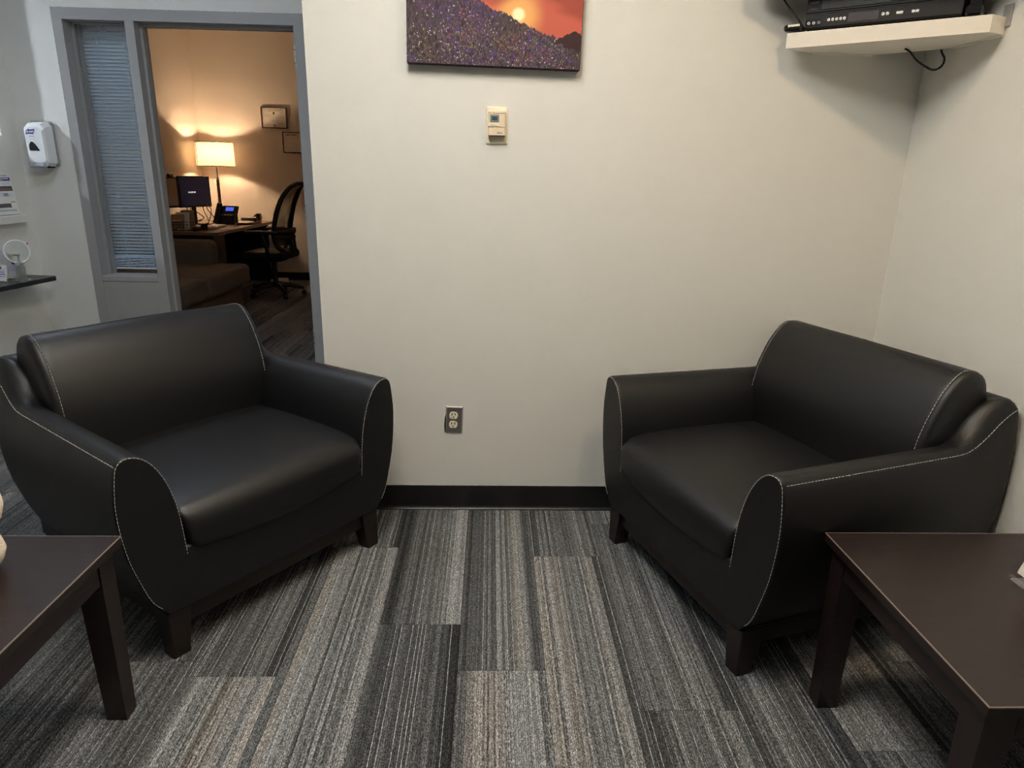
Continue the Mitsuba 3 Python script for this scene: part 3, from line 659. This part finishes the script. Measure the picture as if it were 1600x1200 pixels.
# poster on the ledge: it stands along the opening and faces the room
t, s, q = card('flyer_stand', 'white flyer with a navy band and dark photo on the reception ledge', 'flyer stand', np.array([LX + .030, 3.935, 1.0675]), .216, .235, [0, 1, 0], [-.10, 0, 1.0])
q('heading', .02, .19, .215, .219, 'grey_print'); q('band', .0, .208, .188, .208, 'navy_print'); q('band_lettering', .02, .196, .199, .203, 'white_print', .0013); q('band_lettering', .02, .15, .191, .194, 'white_print', .0013)
q('text_block', .0, .197, .168, .181, 'pale_print'); q('photo', .0, .207, .133, .160, 'photo_print'); q('photo_tone', .02, .19, .138, .148, 'maroon_print', .0013)
q('text_block', .0, .195, .100, .124, 'pale_print'); q('drawing', .12, .16, .104, .122, 'grey_plastic', .0013); q('photo', .0, .16, .042, .065, 'photo_print'); q('drawing', .168, .20, .070, .074, 'photo_print'); q('footer', .0, .196, .022, .030, 'blue_grey_plastic')
# brochure with the red header: wider at its top
t = thing('brochure', 'brochure with a red header strip behind the round mirror', 'brochure')
bo_, br, bu = np.array([-2.782, 3.992, .7165]), np.array([.985, -.17, 0]), np.array([.03, .16, 1.0]); bu -= br * (bu @ br); bu /= np.linalg.norm(bu); bn = np.cross(br, bu)
def flat(poly, c0, c1):
    m = trimesh.creation.extrude_polygon(Polygon(poly), c1 - c0, engine='earcut'); v = m.vertices.copy()
    m.vertices = bo_ + v[:, :1] * br + v[:, 1:2] * bu + (v[:, 2:] + c0) * bn; return m
def edge(b): return .072 + .062 * b / .205
sh = obj('sheet', flat([(0, 0), (edge(0), 0), (edge(.205), .205), (0, .205)], -.0008, .0008), 'white_print', t)
obj('header', flat([(0, .183), (edge(.183), .183), (edge(.204), .204), (0, .204)], .0008, .0010), 'magenta_print', sh)
for a in (.006, .030, .054): obj('header_lettering', flat([(a, .188), (a + .017, .188), (a + .019, .199), (a + .002, .199)], .0010, .0013), 'white_print', sh)
obj('header_tone', flat([(.078, .189), (.112, .189), (.114, .196), (.078, .196)], .0010, .0013), 'maroon_print', sh)
obj('picture', flat([(0, .11), (edge(.11), .11), (edge(.182), .182), (0, .182)], .0008, .0010), 'sky_print', sh)
obj('text_block', flat([(0, .012), (edge(.012) - .006, .012), (edge(.10) - .006, .10), (0, .10)], .0008, .0010), 'pale_print', sh)
obj('dot', flat([(.030 + .012 * math.cos(a), .092 + .012 * math.sin(a)) for a in np.linspace(0, 2 * math.pi, 17)[:-1]], .0010, .0013), 'photo_print', sh)
for k_ in range(4): obj('text_line', flat([(.05, .074 - k_ * .016), (.082, .074 - k_ * .016), (.082, .079 - k_ * .016), (.05, .079 - k_ * .016)], .0010, .0013), 'grey_print', sh)
t, s, q = card('leaflet', 'small pale blue leaflet in a clear stand at the counter edge', 'leaflet', np.array([-2.757, 3.86, .7165]), .055, .095, [.99, -.14, 0], [.08, .2, 1.0])
q('text_block', .0, .05, .02, .075, 'pale_print'); q('dot', .008, .024, .070, .084, 'navy_print', .0013); q('text_line', .0, .042, .052, .056, 'maroon_print', .0013); q('text_line', .0, .048, .040, .044, 'navy_print', .0013); q('text_line', .0, .048, .028, .031, 'maroon_print', .0013)
# round table mirror
t = thing('table_mirror', 'round white rimmed mirror standing on the black counter', 'mirror')
mc = np.array([-2.665, 3.925, .877]); mn = np.array([.75, -.65, .10]); mn /= np.linalg.norm(mn)
ma = np.cross([0, 0, 1.0], mn); ma /= np.linalg.norm(ma); mb = np.cross(mn, ma); an = np.linspace(0, 2 * math.pi, 49)
ring = np.array([mc + .062 * (math.cos(a) * ma + math.sin(a) * mb) for a in an]); obj('rim', tube(ring, .0048, 8), 'white_plastic', t, smooth=True)
disc = np.vstack([[mc], np.array([mc + .060 * (math.cos(a) * ma + math.sin(a) * mb) for a in an[:-1]])])
dk = [[0, 1 + i, 1 + (i + 1) % 48] for i in range(48)]; disc2 = disc - mn * .003
fk = dk + [[f[0] + 49, f[2] + 49, f[1] + 49] for f in dk]
obj('glass', trimesh.Trimesh(np.vstack([disc + mn * .001, disc2]), fk, process=False), 'mirror', t)
obj('stand', cat(tube([[-2.662, 3.935, .722], [-2.664, 3.93, .812]], .004, 8), box([-2.70, 3.90, .7155], [-2.625, 3.97, .722], .002)), 'clear_plastic', t)
t = thing('pump_bottle', 'clear pump bottle in front of the round mirror', 'bottle')
bc = np.array([-2.622, 3.865, .7155])
obj('body', lathe([(0, 0), (.021, 0), (.024, .004), (.024, .082), (.021, .094), (.012, .100), (.009, .102), (0, .102)], 28, bc), 'frosted_clear', t, smooth=40)
obj('collar', lathe([(0, .102), (.011, .102), (.011, .118), (0, .118)], 20, bc), 'frosted_clear', t, smooth=40)
pc = bc + [0, 0, .118]
obj('pump_head', cat(tube([pc, pc + [0, 0, .03]], .004, 8), box(pc + [-.026, -.007, .028], pc + [.009, .007, .038], .003)), 'grey_plastic', t)

# ---------------------------------------------------------------- blind in the sidelight
t = thing('window_blind', 'bluish grey venetian blind behind the sidelight glass', 'blind')
bx0, bx1, by = -2.440, -2.062, 4.475
obj('head_rail', box([bx0, by - .018, 2.106], [bx1, by + .018, 2.138], .002), 'blind_rail', t)
def slat_mesh(z, tiltdeg=40, w=.025):
    a = np.linspace(-1, 1, 5); cs = np.stack([a * w / 2, .0040 * (1 - a ** 2)], 1)
    th = math.radians(tiltdeg); ca, sa = math.cos(th), math.sin(th)
    rings = []
    for x in (bx0 + .004, bx1 - .004):
        top = [[x, by - (c[0] * ca - c[1] * sa), z + (c[0] * sa + c[1] * ca)] for c in cs]
        bot = [[x, by - (c[0] * ca - (c[1] - .0006) * sa), z + (c[0] * sa + (c[1] - .0006) * ca)] for c in cs[::-1]]
        rings.append(np.array(top + bot))
    return loft(rings)
zs = np.arange(2.093, .80, -.0205)
for z in zs: obj('slat', slat_mesh(z), 'blind_slat', t, smooth=40)
for k in range(6): obj('slat', slat_mesh(.788 - k * .0105, 4), 'blind_slat', t, smooth=40)
obj('bottom_rail', box([bx0 + .002, by - .013, .715], [bx1 - .002, by + .013, .727], .002), 'blind_rail', t)
for x in (-2.338, -2.178): obj('ladder_cord', cat(tube([[x, by - .0145, 2.09], [x, by - .0145, .72]], .0011, 5), tube([[x + .006, by - .0150, 2.09], [x + .006, by - .0150, .72]], .0008, 5)), 'blind_rail', t)
for x in (-2.285, -2.158):
    b = obj('mount_bracket', box([x - .018, by - .024, 2.098], [x + .018, by - .0185, 2.138], .002), 'white_plastic', t)
    for a, c in ((-.007, .008), (.007, .008), (-.007, -.008), (.007, -.008)): obj('screw_hole', box([x + a - .0025, by - .0246, 2.118 + c - .0025], [x + a + .0025, by - .0238, 2.118 + c + .0025]), 'dark_hole', b)

# ---------------------------------------------------------------- office
t = thing('desk', 'brown wooden desk along the left wall of the lamplit office', 'desk')
obj('desk_top', prism([(OX + .005, 6.98), (-2.725, 6.98), (-2.745, 8.80), (OX + .005, 8.80)], .712, .742), 'desk_wood', t)
obj('end_panel', box([OX + .01, 7.02, 0], [-2.80, 7.045, .711]), 'wood_dark', t)
obj('end_panel', box([OX + .01, 8.74, 0], [-2.80, 8.765, .711]), 'wood_dark', t)
obj('back_panel', box([OX + .02, 7.05, .25], [OX + .04, 8.73, .711]), 'wood_dark', t)
obj('drawer_box', box([-3.40, 7.06, 0.001], [-2.84, 7.42, .71]), 'wood_dark', t)
DZ = .7425

t = thing('lamp', 'lit drum shade lamp in the office corner behind the desk phone', 'lamp')
lx, ly = -3.265, 8.50
obj('base', lathe([(0, 0), (.11, 0), (.11, .012), (.02, .024), (0, .024)], 32, (lx, ly, DZ)), 'frame_wood', t, smooth=30)
obj('pole', cat(tube([[lx, ly, DZ + .02], [lx, ly, 1.24]], .017, 12)), 'frame_wood', t, smooth=30)
obj('neck', cat(tube([[lx, ly, 1.24], [lx, ly, 1.46]], .008, 10), lathe([(0, 1.23), (.024, 1.235), (.02, 1.262), (0, 1.265)], 20, (lx, ly, 0))), 'chrome', t, smooth=30)
shp = []
for r0, z0, z1 in ((.211, 1.386, 1.652),):
    an = np.linspace(0, 2 * math.pi, 65)[:-1]
    V = [[lx + r0 * math.cos(a), ly + r0 * math.sin(a), z0] for a in an] + [[lx + (r0 - .003) * math.cos(a), ly + (r0 - .003) * math.sin(a), z1] for a in an]
    Fc = []
    for i in range(64): Fc += [[i, (i + 1) % 64, 64 + (i + 1) % 64], [i, 64 + (i + 1) % 64, 64 + i]]
    shade = trimesh.Trimesh(V, Fc, process=False)
sk = obj('shade', shade, 'lamp_shade', t, smooth=True)
for z in (1.386, 1.652):
    obj('rim', tube([[lx + .2115 * math.cos(a), ly + .2115 * math.sin(a), z] for a in np.linspace(0, 2 * math.pi, 65)], .003, 6), 'frame_wood', sk, smooth=True)
sa = math.radians(222)
obj('seam', tube([[lx + .213 * math.cos(sa), ly + .213 * math.sin(sa), 1.386], [lx + .211 * math.cos(sa), ly + .211 * math.sin(sa), 1.652]], .003, 5), 'frame_wood', sk)
obj('finial', lathe([(0, 1.65), (.006, 1.652), (.008, 1.675), (.004, 1.688), (0, 1.69)], 14, (lx, ly, 0)), 'chrome', t, smooth=30)
obj('spider', cat(tube([[lx - .205, ly, 1.648], [lx + .205, ly, 1.648]], .002, 5), tube([[lx, ly - .205, 1.648], [lx, ly + .205, 1.648]], .002, 5)), 'chrome', t)
blb = trimesh.creation.icosphere(subdivisions=3, radius=.030); blb.apply_translation([lx, ly, 1.535])
obj('bulb', blb, 'white_plastic', t, smooth=True, emitter={'type': 'area', 'radiance': {'type': 'rgb', 'value': list(BULB)}})

def diploma(label, x0, x1, z0, z1, frame_mat, rows, bold_text=None):
    t = thing('diploma', label, 'diploma', None)
    y = OY - .001
    w = .011
    obj('frame', cat(box([x0, y - .022, z0], [x1, y, z0 + w], .002), box([x0, y - .022, z1 - w], [x1, y, z1], .002), box([x0, y - .022, z0 + w], [x0 + w, y, z1 - w], .002), box([x1 - w, y - .022, z0 + w], [x1, y, z1 - w], .002)), frame_mat, t)
    s = obj('certificate', box([x0 + w, y - .014, z0 + w], [x1 - w, y - .001, z1 - w]), 'paper', t)
    for (a, b, zz, th) in rows: obj('text_line', box([x0 + a, y - .0147, z0 + zz], [x0 + b, y - .0139, z0 + zz + th]), 'grey_plastic', s)
    return t, s, y
t, s, y = diploma('framed certificate with a round seal, higher of the two on the office wall', -2.797, -2.489, 1.841, 2.081, 'frame_wood',
    [(.03, .28, .21, .005), (.08, .22, .195, .004), (.07, .24, .15, .003), (.04, .27, .13, .003), (.08, .22, .11, .003), (.10, .21, .085, .003), (.04, .09, .055, .003), (.21, .27, .055, .003), (.04, .08, .042, .003), (.22, .27, .042, .003)])
for z, r, mt in ((2.013, .012, 'dark_hole'), (1.875, .014, 'grey_plastic')):
    obj('seal', wallplate([(-2.643 + r * math.cos(a), z + r * math.sin(a)) for a in np.linspace(0, 2 * math.pi, 25)[:-1]], y - .0155, y - .0139), mt, s)
t, s, y = diploma('framed certificate with a bold heading, lower and partly hidden by the door frame', -2.560, -2.215, 1.560, 1.805, 'frame_wood',
    [(.10, .25, .180, .004), (.10, .26, .100, .003), (.09, .27, .075, .003), (.05, .10, .055, .003), (.05, .10, .042, .003), (.24, .29, .055, .003)])
obj('heading', text_on('The University of the', .0165, [-2.522, y - .0141, 1.762], [1, 0, 0], [0, 0, 1], .0006, True), 'dark_hole', s)

def monitor(label, p0, p1, z0, z1, mat):
    t = thing('monitor', label, 'monitor')
    p0, p1 = np.array(p0), np.array(p1); r = (p1 - p0); L = np.linalg.norm(r); r = np.array([r[0] / L, r[1] / L, 0]); n = np.array([r[1], -r[0], 0]); o = np.array([p0[0], p0[1], 0])
    u = np.array([0, 0, 1.0])
    obj('housing', frame_box(o, r, u, n, 0, L, z0, z1, -.035, 0, .004), 'black_plastic', t)
    sc = obj('screen', frame_box(o, r, u, n, .014, L - .014, z0 + .022, z1 - .014, 0, .0008), mat, t)
    obj('stand', cat(frame_box(o, r, u, n, L / 2 - .025, L / 2 + .025, DZ + .01, z0 + .1, -.06, -.036), frame_box(o, r, u, n, L / 2 - .12, L / 2 + .12, DZ + .0005, DZ + .012, -.13, .06, .003)), 'black_plastic', t)
    return t, sc, o, r, u, n, L
principled('screen_off_reflection', (0.34, 0.23, 0.15), 0.3, 0.5)  # unlit screen; its brown reflection is put into the base colour
scene['screen_navy'] = {'type': 'principled', 'base_color': {'type': 'rgb', 'value': [0.004, 0.004, 0.006]}, 'roughness': 0.5}
mt = monitor('dark monitor with a webcam on top, nearer the door frame', (-3.475, 7.26), (-3.385, 7.68), .945, 1.262, 'screen_off_reflection')
t = thing('webcam', 'small black webcam clipped on the nearer monitor', 'webcam')
obj('body', box([-3.43, 7.55, 1.2630], [-3.395, 7.64, 1.292], .005), 'black_plastic', t)
t, sc, o, r, u, n, L = monitor('monitor showing a white clock on a dark blue screen', (-3.385, 7.72), (-3.245, 8.20), .938, 1.272, 'screen_navy')
mon2 = t
scr = obj('glow', frame_box(o, r, u, n, .015, L - .015, .961, 1.257, .0008, .0011), 'screen_navy', sc, emitter={'type': 'area', 'radiance': {'type': 'rgb', 'value': [0.0022, 0.0025, 0.0055]}})
obj('clock_lettering', text_on('10:13:08 AM', .014, o + r * .130 + u * 1.095 + n * .0013, r, u, .0004, True), 'white_print', sc, emitter={'type': 'area', 'radiance': {'type': 'rgb', 'value': [0.5, 0.5, 0.5]}})

t = thing('desk_phone', 'black desk phone with a lit blue screen', 'phone')
po, pr_ = np.array([-3.13, 7.93, DZ + .018]), np.array([.985, -.17, 0]); pu = np.array([.03, .5, .80]); pu -= pr_ * (pu @ pr_); pu /= np.linalg.norm(pu); pn = np.cross(pr_, pu)
obj('body', frame_box(po, pr_, pu, pn, .0, .235, .004, .235, -.03, 0, .006), 'black_plastic', t)
obj('stand', frame_box(po, pr_, [0.1, .985, 0], [0, 0, 1.0], .02, .21, .02, .16, .0005, .10, .004), 'black_plastic', t)
obj('handset', frame_box(po, pr_, pu, pn, -.005, .055, -.0, .25, .005, .045, .014), 'black_plastic', t)
obj('screen', frame_box(po, pr_, pu, pn, .095, .19, .165, .212, 0, .0015), 'screen_navy', t, emitter={'type': 'area', 'radiance': {'type': 'rgb', 'value': [0.04, 0.07, 0.40]}})
kb = cat(*[frame_box(po, pr_, pu, pn, .08 + i * .028, .10 + i * .028, .03 + j * .028, .046 + j * .028, 0, .003) for i in range(4) for j in range(4)])
k = obj('keypad', kb, 'dark_panel', t)
labels[k] = {'kind': 'stuff'}

t = thing('keyboard', 'pale keyboard on the desk in front of the phone', 'keyboard')
ko, kr, ku = np.array([-2.905, 7.37, DZ + .0006]), np.array([-.10, .995, 0]), np.array([-.995, -.10, 0])
obj('body', frame_box(ko, kr, ku, [0, 0, 1.0], 0, .44, 0, .15, 0, .018, .004), 'grey_plastic', t)
keys = obj('keys', cat(*[frame_box(ko, kr, ku, [0, 0, 1.0], .01 + i * .028, .034 + i * .028, .012 + j * .026, .034 + j * .026, .018, .024, .002) for i in range(15) for j in range(5)]), 'keyboard_plastic', t)
labels[keys] = {'kind': 'stuff'}
t = thing('computer_mouse', 'dark computer mouse at the front edge of the desk', 'mouse')
obj('body', rbox([-3.03, 7.08, DZ + .0005], [-2.965, 7.19, DZ + .038], .018), 'black_plastic', t, smooth=True)
t = thing('mesh_basket', 'black mesh basket of papers on the desk corner', 'basket')
bo = [-3.30, 7.12]
bars = []
for k in range(9):
    x = bo[0] + k * .035
    bars += [tube([[x, bo[1], DZ + .002], [x, bo[1], DZ + .09]], .002, 5), tube([[x, bo[1] + .22, DZ + .002], [x, bo[1] + .22, DZ + .09]], .002, 5)]
for k in range(4):
    z = DZ + .004 + k * .028; bars += [tube([[bo[0], bo[1], z], [bo[0] + .28, bo[1], z], [bo[0] + .28, bo[1] + .22, z], [bo[0], bo[1] + .22, z], [bo[0], bo[1], z]], .0022, 5)]
obj('wire_sides', cat(*bars, box([bo[0], bo[1], DZ + .0005], [bo[0] + .28, bo[1] + .22, DZ + .004])), 'black_plastic', t)
rp = random.Random(5)
for i in range(4):
    a = rp.uniform(-.5, .5)
    t = thing('paper_sheet', ['crumpled tan paper standing in the mesh basket', 'folded cream paper leaning at the back of the mesh basket', 'pink edged paper tucked upright in the mesh basket', 'pale envelope lying flat across the mesh basket'][i], 'paper')
    o = np.array([bo[0] + .02 + .04 * i, bo[1] + .06 + .03 * i, DZ + .012])
    rr_ = np.array([math.cos(a), math.sin(a), 0]); uu = np.array([.2 * math.sin(a), .3 * math.cos(a), .93]); uu -= rr_ * (uu @ rr_); uu /= np.linalg.norm(uu)
    if i == 3: o = np.array([bo[0] + .02, bo[1] + .02, DZ + .093]); rr_, uu = np.array([1.0, .1, 0]), np.array([-.1, 1.0, 0])
    obj('sheet', frame_box(o, rr_, uu, np.cross(rr_, uu), 0, .13, 0, .15 + .02 * i, 0, .003), ['tan_box', 'paper', 'tan_box', 'paper'][i], t)
t = thing('pen_pot', 'small dark pot beside the keyboard', 'pot')
obj('cup', lathe([(0, 0), (.03, 0), (.034, .06), (.031, .06), (.028, .004), (0, .004)], 20, (-2.972, 7.255, DZ + .0005)), 'black_plastic', t, smooth=30)
t = thing('paper_stack', 'loose stack of papers in front of the monitor stand', 'papers')
for i in range(5):
    a = rp.uniform(-.3, .3); obj('page', frame_box([-3.27, 7.46, DZ + .0006 + i * .004], [math.cos(a), math.sin(a), 0], [-math.sin(a), math.cos(a), 0], [0, 0, 1.0], 0, .11, 0, .20, 0, .0036), ['paper', 'white_print', 'tan_box'][i % 3], t)
t = thing('notebook', 'thin dark red notebook with papers at the far desk end', 'notebook')
obj('cover', box([-2.97, 8.15, DZ + .0005], [-2.77, 8.45, DZ + .02], .002), 'maroon_print', t)
obj('pages', box([-2.985, 8.05, DZ + .0205], [-2.80, 8.32, DZ + .026], .001), 'paper', t)
t = thing('flashlight', 'black flashlight lying on the far end of the desk', 'flashlight')
fx = lathe([(0, 0), (.016, 0), (.018, .01), (.018, .12), (.028, .15), (.030, .18), (0, .18)], 20)
fx.apply_transform(trimesh.transformations.rotation_matrix(math.pi / 2, [0, 1, 0])); fx.apply_translation([-2.93, 8.22, DZ + .057])
obj('barrel', fx, 'black_plastic', t, smooth=30)
t = thing('tape_dispenser', 'upright black and tan tape roll beside the flashlight', 'tape dispenser')
ry = trimesh.transformations.rotation_matrix(math.pi / 2, [1, 0, 0])
an_ = trimesh.creation.annulus(.022, .042, .05); an_.apply_transform(ry); an_.apply_translation([-2.72 - .07, 8.38, DZ + .070])
obj('roll', an_, 'tan_box', t)
obj('holder', box([-2.80, 8.352, DZ + .0265], [-2.755, 8.408, DZ + .115], .006), 'glossy_black', t)
for i in range(6):
    x, yv = -3.32 + rp.uniform(-.05, .10), 7.80 + rp.uniform(0, .25)
    obj('cable', tube(spline([[x, yv, .96], [x + rp.uniform(.0, .08), yv - rp.uniform(0, .05), .90], [x + rp.uniform(.02, .12), yv - .03, .82], [x + rp.uniform(.0, .12), yv - .06, DZ + .04], [x + rp.uniform(-.02, .14), yv - .1, DZ + .016]], 24), .0045, 6), 'black_plastic', mon2, smooth=True)

# sofa along the left office wall
t = thing('sofa', 'brown fabric sofa against the left office wall inside the doorway', 'sofa')
obj('base', box([OX + .02, 5.0, .03], [-2.49, 6.84, .27], .02), 'sofa_fabric', t)
sc_ = rbox([OX + .25, 5.9, .26], [-2.42, 6.92, .455], .05)
def wrinkle(m, amp):
    m = trimesh.Trimesh(*trimesh.remesh.subdivide_to_size(m.vertices, m.faces, .035), process=False); m.merge_vertices()
    n = m.vertex_normals; m.vertices = m.vertices + n * ((meshkit.fbm(m.vertices * 11, 3) - .5) * amp)[:, None]; return m
obj('seat_cushion', wrinkle(sc_, .03), 'sofa_fabric', t, smooth=True)
obj('seat_cushion', wrinkle(rbox([OX + .25, 4.95, .26], [-2.43, 5.88, .455], .05), .03), 'sofa_fabric', t, smooth=True)
obj('back', wrinkle(rbox([OX + .02, 4.95, .2], [OX + .30, 6.80, .86], .07), .02), 'sofa_fabric', t, smooth=True)
obj('arm', wrinkle(rbox([OX + .02, 6.72, .10], [-2.72, 6.95, .685], .07), .012), 'sofa_fabric', t, smooth=True)
for x in (-3.4, -2.56):
    for yv in (5.1, 6.76): obj('foot', box([x, yv, 0.0005], [x + .05, yv + .05, .031]), 'wood_dark', t)

# office chair
t = thing('office_chair', 'black mesh back office chair at the desk', 'office chair')
oc = np.array([-2.42, 7.68]); oa = math.radians(176)
f3, r3, u3 = np.array([math.cos(oa), math.sin(oa), 0]), np.array([math.sin(oa), -math.cos(oa), 0]), np.array([0, 0, 1.0]); o3 = np.array([oc[0], oc[1], 0])
def ob(a0, a1, b0, b1, c0, c1, ch=.004): return frame_box(o3, r3, f3, u3, a0, a1, b0, b1, c0, c1, ch)
sm = rbox([-.24, -.22, .42], [.24, .26, .505], .035); sm.vertices = o3 + sm.vertices[:, :1] * r3 + sm.vertices[:, 1:2] * f3 + sm.vertices[:, 2:] * u3
obj('seat', sm, 'seat_fabric', t, smooth=True)
bl = [(-.20, .56), (-.235, .66), (-.24, .80), (-.23, .98), (-.20, 1.12), (-.15, 1.19), (-.06, 1.215), (.06, 1.215), (.15, 1.19), (.20, 1.12), (.23, .98), (.24, .80), (.235, .66), (.20, .56)]
def bp_(a, z): return o3 + r3 * a + f3 * (-.20 - .05 * (z - .56) - .30 * max(0, z - .56) ** 2 - .10 * (abs(a) / .24) ** 2 * -1) + u3 * z
loop = spline([bp_(a, z) for a, z in bl + [bl[0]]], 80)
obj('back_frame', tube(loop, .026, 10), 'black_plastic', t, smooth=True)
gx, gz = np.linspace(-1, 1, 9), np.linspace(.57, 1.205, 14); V, Fm = [], []
for z in gz:
    wd = np.interp(z, [.56, .66, .80, .98, 1.12, 1.19, 1.215], [.20, .235, .24, .23, .20, .15, .06])
    for g_ in gx: V.append(bp_(g_ * wd, z))
for i in range(13):
    for j in range(8): a = i * 9 + j; Fm += [[a, a + 1, a + 10], [a, a + 10, a + 9]]
obj('back_mesh', trimesh.Trimesh(V, Fm, process=False), 'chair_mesh', t, smooth=True)
obj('lumbar', cat(*[tube([bp_(-.22, z), bp_(0, z) - f3 * .03, bp_(.22, z)], .03, 8) for z in (.66, .72)], tube([bp_(0, .72), o3 - f3 * .24 + u3 * .52, o3 - f3 * .12 + u3 * .43], .035, 8)), 'black_plastic', t, smooth=True)
for s in (-1, 1):
    am = rbox([-.045, -.16, 0], [.045, .17, .035], .016); am.vertices = o3 + (am.vertices[:, :1] + s * .29) * r3 + am.vertices[:, 1:2] * f3 + (am.vertices[:, 2:] + .70) * u3
    ar = obj('armrest', am, 'black_plastic', t, smooth=True)
    obj('support', cat(tube([o3 + r3 * s * .28 + f3 * .0 + u3 * .70, o3 + r3 * s * .30 - f3 * .05 + u3 * .55, o3 + r3 * s * .20 - f3 * .02 + u3 * .43], .022, 8)), 'black_plastic', ar, smooth=True)
obj('column', cat(tube([o3 + u3 * .12, o3 + u3 * .42], .03, 12), ob(-.10, .10, -.12, .12, .39, .425)), 'black_plastic', t, smooth=30)
for k in range(5):
    a = k * 2 * math.pi / 5 + .3; e = np.array([math.cos(a), math.sin(a), 0])
    sp = obj('base_spoke', tube([o3 + u3 * .13, o3 + e * .15 + u3 * .115, o3 + e * .30 + u3 * .075], [.032, .026, .018], 8), 'black_plastic', t, smooth=True)
    w = trimesh.creation.cylinder(radius=.028, height=.04, sections=16); w.apply_transform(trimesh.geometry.align_vectors([0, 0, 1], [-e[1], e[0], 0])); w.apply_translation(o3 + e * .30 + u3 * .0285)
    obj('caster', w, 'black_plastic', sp)
t = thing('floor_packet', 'pale yellow packet on the office floor behind the chair', 'packet')
obj('packet', box([-2.72, 8.45, .0005], [-2.55, 8.62, .06], .006), 'ivory_light', t)
